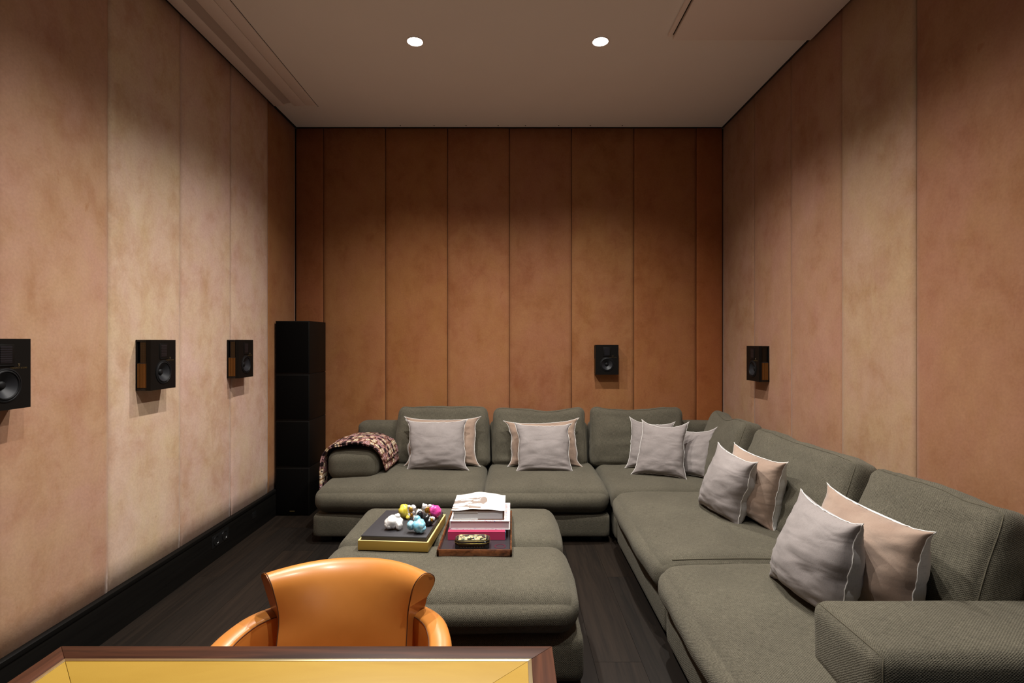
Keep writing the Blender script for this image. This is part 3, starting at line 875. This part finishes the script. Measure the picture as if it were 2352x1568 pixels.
# ------------------------------------------------------------------ throw over the left arm
def make_throw():
    org = Vector((-1.2, 4.2, .61))
    root = thing('throw_blanket', 'brown and pink flower patterned throw draped over the left sofa arm', 'throw', org)
    path = [(-1.418, .285), (-1.416, .36), (-1.413, .44), (-1.408, .52), (-1.392, .575), (-1.360, .610), (-1.31, .630), (-1.25, .640), (-1.19, .645),
            (-1.13, .642), (-1.08, .634), (-1.035, .612), (-1.004, .575), (-.985, .525), (-.972, .475), (-.962, .435)]
    def sample(t):
        L = [0]
        for a, c in zip(path, path[1:]): L.append(L[-1] + math.dist(a, c))
        s = t * L[-1]
        for i in range(len(path) - 1):
            if s <= L[i + 1] or i == len(path) - 2:
                f = (s - L[i]) / (L[i + 1] - L[i])
                return path[i][0] + (path[i + 1][0] - path[i][0]) * f, path[i][1] + (path[i + 1][1] - path[i][1]) * f, s
    def layer(name, t0, t1, yf, yb, lift, seed):
        na, nb = 64, 26
        verts, faces, uvs = [], [], []
        for i in range(na + 1):
            t = t0 + (t1 - t0) * i / na
            X, Z, s = sample(t)
            X2, Z2, _ = sample(min(1, t + .01)); X1, Z1, _ = sample(max(0, t - .01))
            tx, tz = X2 - X1, Z2 - Z1; l = math.hypot(tx, tz); nx, nz = -tz / l, tx / l
            for j in range(nb + 1):
                v = j / nb
                a, b_ = yf(t), yb(t)
                Y = a + (b_ - a) * v + .006 * sin(14 * t + seed)
                rip = lift + .007 * noise.noise(Vector((t * 5, v * 3, seed))) + .004 * noise.noise(Vector((t * 11, v * 6, seed)))
                rip += .010 * sin(pi * v) * (1 if .35 < t < .8 else .4)
                verts.append(Vector((X + nx * rip + (.02 * v if t > .8 else 0), Y, Z + nz * rip)) - org)
                uvs.append((s, Y))
        for i in range(na):
            for j in range(nb):
                faces.append((i * (nb + 1) + j, (i + 1) * (nb + 1) + j, (i + 1) * (nb + 1) + j + 1, i * (nb + 1) + j + 1))
        me = bpy.data.meshes.new(name)
        me.from_pydata(verts, [], faces)
        uvl = me.uv_layers.new(name='UVMap')
        for p in me.polygons:
            for li in p.loop_indices: uvl.data[li].uv = uvs[me.loops[li].vertex_index]
        o = link_mesh(name, me, M['throw'], root)
        md = o.modifiers.new('thickness', 'SOLIDIFY'); md.thickness = .009; md.offset = 1
        return o
    layer('top_layer', .0, .93, lambda t: 3.958 + .02 * max(0, t - .5) + (.09 * max(0, t - .82) / .18), lambda t: 4.36 + .07 * t, .012, 1.0)
    layer('under_layer', .03, 1.0, lambda t: 3.965 + .25 * max(0, t - .72), lambda t: 4.40 + .08 * t, .001, 5.0)
make_throw()

# ------------------------------------------------------------------ tower speaker in the left back corner
tw = thing('tower_speaker', 'tall black tower loudspeaker of stacked boxes in the left back corner', 'speaker', (-1.785, 4.50, 0))
zs = [0.0, .392, .772, 1.150, 1.585]
for a, c in zip(zs, zs[1:]):
    s_ = box('cabinet_section', -.137, .139, -.176, .20, a + .0025, c - .0025, M['speaker_black'], tw, .003)
    box('front_grille', -.128, .130, -.180, -.175, a + .012, c - .012, M['grille'], s_, .0015)
    if c < 1.5: box('shadow_joint', -.132, .134, -.170, .194, c - .0025, c + .0025, M['gap'], tw)
box('badge', -.02, .02, -.1825, -.180, .035, .041, M['gold_mark'], tw)

# ------------------------------------------------------------------ wall speakers
def text_mesh(body, size):
    cu = bpy.data.curves.new('lettering', 'FONT')
    cu.body = body; cu.size = size; cu.align_x = 'CENTER'; cu.align_y = 'CENTER'; cu.extrude = size * .03
    ob = bpy.data.objects.new('lettering', cu); COL.objects.link(ob)
    bpy.context.view_layer.update()
    me = bpy.data.meshes.new_from_object(ob.evaluated_get(bpy.context.evaluated_depsgraph_get()))
    bpy.data.objects.remove(ob); bpy.data.curves.remove(cu)
    return me
brand_me = text_mesh('STEINWAY & SONS', .0078)
def wall_speaker(label, loc, rz):
    # local: back on y=0 (the wall), front faces -y, centred in x and z
    W, H, D = .203, .262, .080
    root = thing('wall_speaker', label, 'speaker', loc, rz, 'small black wall speakers')
    # cabinet: back plate, top, bottom, and a front baffle; open slots at both sides show the fins
    hw, hh = W / 2, H / 2
    box('back_plate', -hw, hw, -.010, 0, -hh, hh, M['speaker_black'], root, .002)
    box('top_plate', -hw, hw, -D + .022, -.0095, hh - .010, hh, M['speaker_gloss'], root, .001)
    box('bottom_plate', -hw, hw, -D + .022, -.0095, -hh, -hh + .012, M['speaker_gloss'], root, .001)
    box('inner_core', -hw + .012, hw - .012, -D + .022, -.0095, -hh + .010, hh - .008, M['speaker_gloss'], root)
    ba = box('front_baffle', -hw, hw, -D, -D + .0225, -hh, hh, M['speaker_black'], root, .004, 3)
    for sx in (-1, 1):
        xa, xb = sx * (hw - .012), sx * (hw - .002)
        gx0, gx1 = min(xa, xb), max(xa, xb)
        box('side_mesh', gx0, gx0 + .008 if sx > 0 else gx1, -D + .026, -.026, .012, hh - .014, M['mesh_metal'], root)
        for k in range(8):
            y0 = -D + .0245 + k * .0060
            box('fin', gx0, gx1, y0, y0 + .0032, -hh + .014, .008, M['fin'], root)
        box('fin_cap', gx0, gx1, -D + .0225, -.014, .008, .012, M['cone'], root)
    # woofer
    cz = -.040
    R_ = .057
    wo = lathe('woofer_ring', [(R_ + .006, 0), (R_ + .006, .0025), (R_ + .001, .004), (R_ - .001, .0015)], M['rubber'], root, 48, (0, -D, cz), (radians(90), 0, 0))
    lathe('surround', [(R_, .001), (R_ - .003, .0045), (R_ - .007, .0050), (R_ - .010, .001)], M['rubber'], wo, 48)
    # the cone sits in front of the baffle plane in a shallow dish
    lathe('cone', [(R_ - .010, .0015), (R_ - .022, -.006), (.018, -.018), (.016, -.019)], M['cone'], wo, 48)
    lathe('dust_cap', [(.017, -.0185), (.014, -.012), (.008, -.009), (0, -.008)], M['rubber'], wo, 32)
    # hole in the baffle for the dish
    bmn = bmesh.new(); bmn.from_mesh(ba.data); bmn.free()
    # tweeter window
    tf = box('tweeter_frame', -.034, .034, -D - .0022, -D + .001, .028, .112, M['speaker_black'], root, .002)
    box('tweeter_ribbon', -.023, .023, -D - .0030, -D - .0016, .042, .104, M['ribbon'], tf)
    for k in range(7):
        box('ribbon_bar', -.023, .023, -D - .0042, -D - .0028, .046 + k * .0084, .0482 + k * .0084, M['rubber'], tf)
    box('frame_lip', -.030, .030, -D - .004, -D - .002, .031, .034, M['rubber'], tf, .0008)
    # maker's lettering and small lyre emblem at the right under the tweeter
    link_mesh('lettering', brand_me, M['gold_mark'], root, (.052, -D - .0006, .0215), (radians(90), 0, 0), smooth=False)
    bm = bmesh.new()
    tube_bm(bm, [(-.0028, 0, .0045), (-.0032, 0, .001), (-.0014, 0, -.0015), (-.002, 0, -.004), (0, 0, -.005), (.002, 0, -.004), (.0014, 0, -.0015), (.0032, 0, .001), (.0028, 0, .0045)], .0008, 5)
    tube_bm(bm, [(0, 0, -.006), (0, 0, .004)], .0006, 4)
    tube_bm(bm, [(-.0035, 0, -.0062), (.0035, 0, -.0062)], .0006, 4)
    link_mesh('emblem', bm_mesh(bm, 'emblem'), M['gold_mark'], root, (.052, -D - .0008, .034))
    return root
# a real recess behind every cone: cut the baffle open
def cut_baffles():
    for o in [o for o in bpy.data.objects if o.name.startswith('front_baffle')]:
        bm = bmesh.new()
        hw, hh, D, cz, R_ = .1015, .131, .080, -.040, .056
        n = 48
        # front skin as a ring between the rectangle and the round hole
        rim = [bm.verts.new((R_ * cos(2 * pi * k / n), -D, cz + R_ * sin(2 * pi * k / n))) for k in range(n)]
        inner = [bm.verts.new((R_ * cos(2 * pi * k / n), -D + .021, cz + R_ * sin(2 * pi * k / n))) for k in range(n)]
        def outer(k):
            a = 2 * pi * k / n
            dx, dz = cos(a), sin(a)
            t = 9
            if dx > 1e-6: t = min(t, hw / dx)
            if dx < -1e-6: t = min(t, -hw / dx)
            if dz > 1e-6: t = min(t, (hh - cz) / dz)
            if dz < -1e-6: t = min(t, (-hh - cz) / dz)
            return (dx * t, cz + dz * t)
        out = [outer(k) for k in range(n)]
        # snap the nearest samples on to the four corners
        for c_ in ((-hw, -hh), (hw, -hh), (hw, hh), (-hw, hh)):
            i = min(range(n), key=lambda q: math.dist(out[q], c_)); out[i] = c_
        of = [bm.verts.new((a, -D, b_)) for a, b_ in out]
        ob = [bm.verts.new((a, -D + .0225, b_)) for a, b_ in out]
        for k in range(n):
            k2 = (k + 1) % n
            bm.faces.new((rim[k], rim[k2], of[k2], of[k]))
            bm.faces.new((rim[k2], rim[k], inner[k], inner[k2]))
            bm.faces.new((of[k], of[k2], ob[k2], ob[k]))
        bm.faces.new(ob); bm.faces.new(inner)
        me = bm_mesh(bm, 'front_baffle')
        me.materials.append(M['speaker_black'])
        o.data = me
Q = radians(90)
wall_speaker('black wall speaker at the left edge of the picture, cut off by the frame', (XL + .004, 1.950, 1.294), Q)
wall_speaker('middle black wall speaker on the left wall, with bronze fins on its side', (XL + .004, 2.834, 1.293), Q)
wall_speaker('farthest black wall speaker on the left wall, next to the tall tower', (XL + .004, 3.714, 1.296), Q)
wall_speaker('black wall speaker on the back wall above the sofa corner', (.836, YB - .004, 1.254), 0)
wall_speaker('black wall speaker on the right wall, showing yellow fins', (XR - .004, 3.990, 1.251), -Q)
cut_baffles()

# ------------------------------------------------------------------ things on the ottoman
ZO = .412
# gold presentation case with a dark slab book in it
gc = thing('presentation_case', 'open gold case holding a charcoal slab book on the left of the ottoman', 'case', (-.555, 2.755, ZO), radians(-4.5))
box('case_floor', -.170, .170, -.205, .205, 0, .004, M['gold'], gc)
for nm, a in (('case_wall', (-.172, .172, -.207, -.199, 0, .044)), ('case_wall', (-.172, .172, .199, .207, 0, .044)),
              ('case_wall', (-.172, -.164, -.199, .199, 0, .044)), ('case_wall', (.164, .172, -.199, .199, 0, .044))):
    w_ = box(nm, *a, M['gold'], gc, .0006)
    box('rim', a[0], a[1], a[2], a[3], .044, .0455, M['gold_edge'], w_)
sb = thing('slab_book', 'charcoal slab book set in the gold case under the popcorn sculptures', 'book', (-.555, 2.755, ZO + .005), radians(-4.5))
box('cover', -.160, .160, -.194, .194, .050, .060, M['charcoal'], sb, .0012)
box('block', -.160, .160, -.194, .194, 0, .0502, M['brown_edge'], sb, .0008)
ZS = ZO + .065

# tray
tr_ = thing('serving_tray', 'shallow dark tray with a figured wood rim on the right of the ottoman', 'tray', (-.176, 2.775, ZO))
TW, TD = .176, .290
prism('tray_floor', [(-TW + .006, -TD + .006), (TW - .006, -TD + .006), (TW - .006, TD - .006), (-TW + .006, TD - .006)], .002, .008, M['tray_leather'], tr_)
rimp = [(0, 0), (.010, 0), (.009, .028), (.0075, .030), (.002, .030), (.0, .027)]
for nm, ln, lc, rz in (('rim_front', 2 * TW, (-TW, -TD, 0), 0), ('rim_back', 2 * TW, (TW, TD, 0), pi), ('rim_side', 2 * TD, (TW, -TD, 0), pi / 2), ('rim_side', 2 * TD, (-TW, TD, 0), -pi / 2)):
    prism(nm, rimp, 0, ln, M['tray_wood'], tr_, axis='x', loc=lc, rot=(0, 0, rz))
lathe('stamp', [(.0215, .0083), (.0215, .0088), (.0285, .0088), (.0285, .0083)], M['oxblood'], tr_, 40, (.118, -.190, 0))
ZT = ZO + .008

def book(name, label, cx_, cy_, z, w, d, h, mcover, mpages, rz=0, spine='left', group='books stacked on the tray', mback=None):
    r = thing(name, label, 'book', (cx_, cy_, z), rz, group)
    c = .0035
    box('pages', -w / 2 + .005, w / 2 - .005, -d / 2 + .006, d / 2 - .006, c, h - c, mpages, r)
    box('front_board', -w / 2, w / 2, -d / 2, d / 2, h - c, h, mcover, r, .0008)
    box('back_board', -w / 2, w / 2, -d / 2, d / 2, 0, c, mback or mcover, r, .0008)
    if spine == 'left': box('spine', -w / 2, -w / 2 + .004, -d / 2, d / 2, c, h - c, mcover, r)
    if spine == 'right': box('spine', w / 2 - .004, w / 2, -d / 2, d / 2, c, h - c, mback or mcover, r)
    if spine == 'front': box('spine', -w / 2, w / 2, -d / 2, -d / 2 + .004, c, h - c, mcover, r)
    return r
bp = book('book', 'raspberry pink book, bottom of the stack on the tray', -.178, 2.785, ZT, .288, .235, .042, M['pink'], M['pages_pink'], 0, 'front')
box('edge_strip', .1435, .1455, -.1175, .1175, .0036, .0384, M['blue'], bp)['label'] = 'thin blue edge'
book('book', 'white book with colourful speckled cover, middle of the stack', -.163, 2.845, ZT + .0422, .305, .305, .045, M['floral'], M['pages_pink'], 0, 'left')
b3 = thing('book', 'white jacketed book with sepia print and lifted cover, top of the stack', 'book', (-.172, 2.838, ZT + .0875), 0, 'books stacked on the tray')
box('pages', -.126, .124, -.128, .128, .0035, .044, M['pages'], b3)
box('back_board', -.132, .132, -.133, .133, 0, .0032, M['brown_board'], b3, .0006)
box('front_board', -.132, .132, -.133, .133, .0442, .0472, M['brown_board'], b3, .0006)
box('spine', .124, .132, -.132, .132, .0032, .0442, M['brown_board'], b3)
# curled paper jacket arching over the front board
def jz(x_, y_):
    a = max(0, 1 - (x_ / .118) ** 2)
    return .0486 + .0165 * a ** 1.5 * (.75 + .25 * (y_ / .13)) + .0012 * sin(x_ * 60 + y_ * 18)
verts, faces = [], []
NA, NB = 40, 16
for j in range(NB + 1):
    for i in range(NA + 1):
        xx, yy = -.136 + .272 * i / NA, -.137 + .274 * j / NB
        verts.append((xx, yy, jz(xx, yy)))
for j in range(NB):
    for i in range(NA):
        q = j * (NA + 1) + i
        faces.append((q, q + 1, q + NA + 2, q + NA + 1))
me = bpy.data.meshes.new('jacket'); me.from_pydata(verts, [], faces); me.update()
jk = link_mesh('jacket', me, M['cover_art'], b3); jk['label'] = 'white paper jacket with sepia figures'
md = jk.modifiers.new('thickness', 'SOLIDIFY'); md.thickness = .0008; md.offset = 1
box('jacket_flap', -.133, -.002, -.1345, -.128, .0405, .0425, M['white_paper'], b3)
box('jacket_flap', -.133, -.002, -.1345, -.128, .0030, .0048, M['white_paper'], b3)
tm = text_mesh('The Flowers of Fashion', .0185)
M['grey_ink'], nt, b = new_mat('pale_grey_ink', (.42, .38, .35), .6)
for v in tm.vertices:
    x_, y_ = -v.co.x, -v.co.y                       # upside down as seen from the desk
    v.co = Vector((x_ - .020, y_ + .108, jz(x_ - .020, y_ + .108) + .0016))
link_mesh('title', tm, M['grey_ink'], b3, smooth=False)

# lacquer box on the tray
lb = thing('lacquer_box', 'small black lacquered box with painted lid on the tray', 'box', (-.192, 2.586, ZT), radians(1))
def octo(w, d, c): return [(-w + c, -d), (w - c, -d), (w, -d + c), (w, d - c), (w - c, d), (-w + c, d), (-w, d - c), (-w, -d + c)]
prism('body', octo(.083, .049, .022), 0, .030, M['lacquer'], lb, .003)
prism('lid', octo(.0845, .0505, .022), .031, .041, M['lacquer'], lb, .004)
def dome(w, d, c, z0, z1, name, mat):
    o = prism(name, octo(w, d, c), z0, z1, mat, lb, .0028)
    return o
dome(.074, .041, .018, .040, .0445, 'lid_painting', M['lid_art'])['label'] = 'painted scene on the lid'
tube('gilt_border', [(a, b_, .0415) for a, b_ in octo(.0785, .0445, .020)], .0011, M['gold_line'], lb, 5, True)
tube('gilt_border', [(a, b_, .0315) for a, b_ in octo(.0847, .0507, .022)], .0009, M['gold_line'], lb, 5, True)
for k in range(9):
    box('gilt_dot', -.052 + k * .013 - .0022, -.052 + k * .013 + .0022, -.0498, -.0488, .0145, .0155, M['gold_line'], lb)

# popcorn sculptures
def lump_bm(bm, c, r, sx=1, sy=1, sz=1, seed=0, rough=.22, sub=3):
    res = bmesh.ops.create_icosphere(bm, subdivisions=sub, radius=1)
    off = Vector((seed * 3.3, seed * 1.9, seed * .7))
    for v in res['verts']:
        d = v.co.normalized()
        # crumpled clay: broad dents, flat facets and sharp creases
        k = 1 + rough * noise.noise(d * 1.5 + off) - rough * .9 * abs(noise.noise(d * 2.6 + off)) + rough * .5 * noise.cell(d * 2.2 + off) * .5
        k += rough * .35 * noise.noise(d * 6 + off)
        v.co = Vector((c[0] + d.x * r * sx * k, c[1] + d.y * r * sy * k, c[2] + d.z * r * sz * k))
def lump(name, blobs, mat, root, seed):
    bm = bmesh.new()
    for k, bl_ in enumerate(blobs):
        lump_bm(bm, bl_[:3], bl_[3], *(bl_[4:7] if len(bl_) > 4 else (1, 1, 1)), seed=seed + k * 1.7)
    lo = min(v.co.z for v in bm.verts)
    return link_mesh(name, bm_mesh(bm, name), mat, root), lo
def popcorn(label, loc, lobes, mat, seed, white=None, gold=None):
    root = thing('popcorn_sculpture', label, 'sculpture', loc, 0, 'glazed popcorn sculptures')
    o, lo = lump('puff', lobes, mat, root, seed)
    root.location.z -= lo
    if white: lump('burst_petals', white, M['pop_white'], root, seed + 20)[0]['label'] = 'white burst petals'
    for gb in (gold or []):
        lump('hollow', [gb], M['pop_gold'], root, seed + 30)[0]['label'] = 'gilded hollow'
    return root
def ring(cx_, cy_, cz_, R_, r_, n_, ph):      # petals round an open burst that looks towards the desk
    out = []
    for k in range(n_):
        a = ph + 2 * pi * k / n_
        q = 1 + .25 * sin(2.3 * k + ph * 5)
        out.append((cx_ + R_ * cos(a), cy_ + .003 * sin(k * 4), cz_ + R_ * sin(a), r_ * q, .85 + .5 * abs(sin(a)), .8, .85 + .5 * abs(cos(a))))
    return out
popcorn('white popcorn sculpture on the charcoal slab', (-.590, 2.660, ZS),
        [(-.010, 0, .032, .034, 1.05, 1, .95), (.020, .008, .034, .024), (.028, -.014, .020, .020, .8, .9, 1.15), (.014, .012, .060, .014, 1.1, 1, .8), (-.024, -.006, .022, .024)], M['pop_white'], 1)
popcorn('sky blue popcorn sculpture, frontmost on the charcoal slab', (-.467, 2.607, ZS),
        [(.012, 0, .032, .033, 1, 1, 1.05), (.002, .004, .066, .015), (-.030, .004, .034, .020, 1, 1, 1.15), (.004, .006, .050, .018), (.024, -.006, .020, .022)], M['pop_blue'], 5)
popcorn('yellow popcorn sculpture with gilded hollows, at the back left of the slab', (-.552, 2.815, ZS),
        [(-.022, .006, .042, .032, .9, 1, 1.15), (-.006, .008, .026, .024), (.004, -.012, .014, .012)], M['pop_yellow'], 9,
        ring(.016, 0, .052, .016, .0115, 4, .5) + ring(.022, -.002, .024, .013, .0100, 3, 1.2),
        [(.018, -.010, .052, .0125, .9, .55, 1.25), (.022, -.011, .024, .0095, .8, .5, 1.2)])
popcorn('pink popcorn sculpture with gilded hollows, at the back right of the slab', (-.438, 2.815, ZS),
        [(.030, .008, .038, .032, 1, 1, 1.05), (.046, .004, .034, .018), (.014, .010, .050, .022)], M['pop_pink'], 13,
        ring(-.008, 0, .054, .019, .0125, 4, .9) + ring(.006, -.002, .024, .014, .0105, 3, 2.6),
        [(-.008, -.010, .050, .0145, 1, .5, 1.15), (.003, -.011, .024, .010, .9, .5, 1.2)])
popcorn('black popcorn sculpture behind the sky blue one on the slab', (-.448, 2.715, ZS),
        [(-.022, .004, .054, .020, .9, .9, 1.2), (-.032, -.004, .030, .020), (.008, .004, .036, .026), (.028, -.006, .022, .020), (.044, -.004, .030, .014)], M['pop_black'], 17,
        [(-.028, .011, .058, .021, .9, .8, 1.15), (-.040, .004, .034, .017)] + ring(.040, -.010, .036, .009, .0075, 5, .3),
        [(.040, -.016, .036, .008, 1, .6, 1)])

# ------------------------------------------------------------------ desk
dk = thing('desk', 'polished walnut desk with brass inlaid golden leather top in the foreground', 'desk', (-.456, .80, 0))
dx0, dx1, dy0, dy1, dz = -.544, .545, -.42, .380, .740
bw = .0475
# four mitred walnut frame members
def trap(name, pts, z0, z1, mat, parent, bv=.0015): return prism(name, pts, z0, z1, mat, parent, bv)
ix0, ix1, iy0, iy1 = dx0 + bw, dx1 - bw, dy0 + bw, dy1 - bw
trap('frame_rail', [(dx0, dy1), (dx1, dy1), (ix1, iy1), (ix0, iy1)], dz - .030, dz, M['walnut'], dk)
trap('frame_rail', [(dx0, dy0), (dx1, dy0), (ix1, iy0), (ix0, iy0)], dz - .030, dz, M['walnut'], dk)
trap('frame_stile', [(dx0, dy0), (dx0, dy1), (ix0, iy1), (ix0, iy0)], dz - .030, dz, M['walnut_y'], dk)
trap('frame_stile', [(dx1, dy0), (dx1, dy1), (ix1, iy1), (ix1, iy0)], dz - .030, dz, M['walnut_y'], dk)
tb = .0085
jx0, jx1, jy0, jy1 = ix0 + tb, ix1 - tb, iy0 + tb, iy1 - tb
for pts in ([(ix0, iy1), (ix1, iy1), (jx1, jy1), (jx0, jy1)], [(ix0, iy0), (ix1, iy0), (jx1, jy0), (jx0, jy0)],
            [(ix0, iy0), (ix0, iy1), (jx0, jy1), (jx0, jy0)], [(ix1, iy0), (ix1, iy1), (jx1, jy1), (jx1, jy0)]):
    trap('brass_strip', pts, dz - .012, dz + .0006, M['brass'], dk, .0004)
mk = .17
kx0, kx1, ky0, ky1 = jx0 + mk, jx1 - mk, jy0 + mk, jy1 - mk
gp = .0005
for pts in ([(jx0 + gp, jy1), (jx1 - gp, jy1), (kx1, ky1 + gp), (kx0, ky1 + gp)], [(jx0 + gp, jy0), (jx1 - gp, jy0), (kx1, ky0 - gp), (kx0, ky0 - gp)],
            [(jx0, jy0 + gp), (jx0, jy1 - gp), (kx0 - gp, ky1), (kx0 - gp, ky0)], [(jx1, jy0 + gp), (jx1, jy1 - gp), (kx1 + gp, ky1), (kx1 + gp, ky0)],
            [(kx0, ky0), (kx0, ky1), (kx1, ky1), (kx1, ky0)]):
    trap('leather_panel', pts, dz - .012, dz - .0006, M['yellow_leather'], dk, .0004)
box('under_board', dx0 + .02, dx1 - .02, dy0 + .02, dy1 - .02, dz - .040, dz - .013, M['stitch'], dk)
box('apron', dx0 + .05, dx1 - .05, dy0 + .04, dy0 + .06, dz - .11, dz - .030, M['walnut'], dk)
for a in (dx0 + .03, dx1 - .03):
    for c in (dy0 + .03, dy1 - .03):
        box('leg', a - .022, a + .022, c - .022, c + .022, 0, dz - .030, M['walnut'], dk, .003)

# ------------------------------------------------------------------ tan leather tub chair
CH = Vector((-.452, 1.30, 0))
ch = thing('tub_chair', 'tan leather tub armchair with rolled back tucked in behind the desk', 'chair', CH)
def lerp_tab(tab, z):
    if z <= tab[0][0]: return tab[0][1]
    if z >= tab[-1][0]: return tab[-1][1]
    # cubic Hermite through the table, so the leather has no ripples
    n = len(tab)
    def slope(i):
        a, c = tab[max(0, i - 1)], tab[min(n - 1, i + 1)]
        return (c[1] - a[1]) / (c[0] - a[0])
    for i in range(n - 1):
        (a, va), (c, vc) = tab[i], tab[i + 1]
        if z <= c:
            h = c - a; t = (z - a) / h
            return (2*t**3 - 3*t*t + 1) * va + (t**3 - 2*t*t + t) * h * slope(i) + (-2*t**3 + 3*t*t) * vc + (t**3 - t*t) * h * slope(i + 1)
HW = [(.40, .184), (.60, .184), (.675, .186), (.74, .203), (.785, .213)]      # half width of the inner face
YC = [(.40, .120), (.60, .165), (.675, .188), (.74, .218), (.80, .250)]        # lean
SAG = [(.40, .030), (.60, .030), (.67, .036), (.78, .105)]
# cross-section (offset towards the sitter is negative, z), anticlockwise from the inner foot
prof = [(-.030, .40), (-.030, .50), (-.030, .58), (-.029, .64), (-.028, .69), (-.028, .73), (-.024, .758), (-.013, .777), (.002, .785), (.020, .782), (.036, .771),
        (.046, .752), (.047, .728), (.043, .704), (.038, .680), (.034, .64), (.032, .56), (.030, .48), (.028, .40)]
def smooth_loop(pf, k=3):
    out = []
    for i in range(len(pf) - 1):
        p0 = pf[max(0, i - 1)]; p1 = pf[i]; p2 = pf[i + 1]; p3 = pf[min(len(pf) - 1, i + 2)]
        for q in range(k):
            t = q / k
            out.append(tuple(.5 * (2 * b_ + (c - a) * t + (2 * a - 5 * b_ + 4 * c - d) * t * t + (3 * b_ - a - 3 * c + d) * t ** 3) for a, b_, c, d in zip(p0, p1, p2, p3)))
    out.append(pf[-1])
    return out
prof = smooth_loop(prof)
def backpt(s, off, z):
    w = lerp_tab(HW, z); sg = lerp_tab(SAG, z); yc = lerp_tab(YC, z)
    # plan curve: flat in the middle, wrapping forward at the ends
    px_ = w * s
    py_ = yc - sg * abs(s) ** 2.3
    slope = -sg * 2.3 * abs(s) ** 1.3 * (1 if s > 0 else -1) / w
    nx, ny = -slope, 1.0
    l = math.hypot(nx, ny)
    return Vector((px_ + nx / l * off, py_ + ny / l * off, z))
bm = bmesh.new()
NS = 40
ring = []
for i in range(NS + 1):
    s = -1 + 2 * i / NS
    ring.append([bm.verts.new(backpt(s, o_, z)) for o_, z in prof])
for a, c in zip(ring, ring[1:]):
    for k in range(len(prof)):
        k2 = (k + 1) % len(prof)
        bm.faces.new((a[k], a[k2], c[k2], c[k]))
bm.faces.new(ring[0]); bm.faces.new(ring[-1][::-1])
me = bm_mesh(bm, 'backrest')
bk = link_mesh('backrest', me, M['leather'], ch)
me.set_sharp_from_angle(angle=radians(60))
for s in (-1, 1):
    tube('stitched_seam', [backpt(s * .992, o_ * 1.03 - (.0006 if o_ < 0 else -.0006), z + .0008) for o_, z in prof[4:43]], .0013, M['stitch'], bk, 5)
# arms sweep outwards and forwards from the neck of the back
def sweep_arm(sx):
    path = [(.160, .196, .672), (.196, .174, .674), (.226, .146, .674), (.2475, .115, .672), (.263, .075, .668), (.273, .03, .662), (.279, -.05, .652), (.279, -.15, .640), (.274, -.23, .622), (.268, -.29, .595)]
    # resample smoothly
    pts = []
    for i in range(len(path) - 1):
        p0 = Vector(path[max(0, i - 1)]); p1 = Vector(path[i]); p2 = Vector(path[i + 1]); p3 = Vector(path[min(len(path) - 1, i + 2)])
        for k in range(4):
            t = k / 4
            pts.append(.5 * ((2 * p1) + (p2 - p0) * t + (2 * p0 - 5 * p1 + 4 * p2 - p3) * t * t + (3 * p1 - p0 - 3 * p2 + p3) * t ** 3))
    pts.append(Vector(path[-1]))
    sec = [(-.030, -.40), (-.030, -.16), (-.029, -.05), (-.0285, -.014), (-.0265, -.005), (-.021, -.001), (0, .0035), (.018, .001), (.026, -.005), (.029, -.018), (.030, -.08), (.028, -.20), (.024, -.40)]
    bm = bmesh.new(); rings = []; inner = []; outer = []
    for i, p in enumerate(pts):
        d = pts[min(i + 1, len(pts) - 1)] - pts[max(i - 1, 0)]; d.z = 0; d.normalize()
        nrm = Vector((-d.y, d.x, 0))
        if nrm.x < 0: nrm = -nrm
        R = []
        for o_, z in sec:
            q = p + nrm * o_ + Vector((0, 0, z))
            q.x *= sx
            R.append(bm.verts.new(q))
        q = p + nrm * -.0283 + Vector((0, 0, -.0075)); inner.append((q.x * sx, q.y, q.z))
        rings.append(R)
    for a, c in zip(rings, rings[1:]):
        for k in range(len(sec)):
            k2 = (k + 1) % len(sec)
            bm.faces.new((a[k], a[k2], c[k2], c[k]))
    bm.faces.new(rings[0]); bm.faces.new(rings[-1][::-1])
    me = bm_mesh(bm, 'armrest')
    o = link_mesh('armrest', me, M['leather'], ch)
    me.set_sharp_from_angle(angle=radians(60))
    tube('stitched_seam', inner, .0012, M['stitch'], o, 5)
sweep_arm(1); sweep_arm(-1)
soft('seat', -.225, .225, -.30, .12, .30, .455, .045, M['leather'], ch, (20, 20, 8), (.004, .006, .02))
soft('seat_rail', -.23, .23, -.285, .13, .20, .305, .02, M['leather'], ch, (10, 10, 6))
for a in (-.21, .21):
    for c in (-.25, .10):
        prism('leg', [(a - .018, c - .018), (a + .018, c - .018), (a + .018, c + .018), (a - .018, c + .018)], 0, .26, M['dark_leg'], ch, .003)
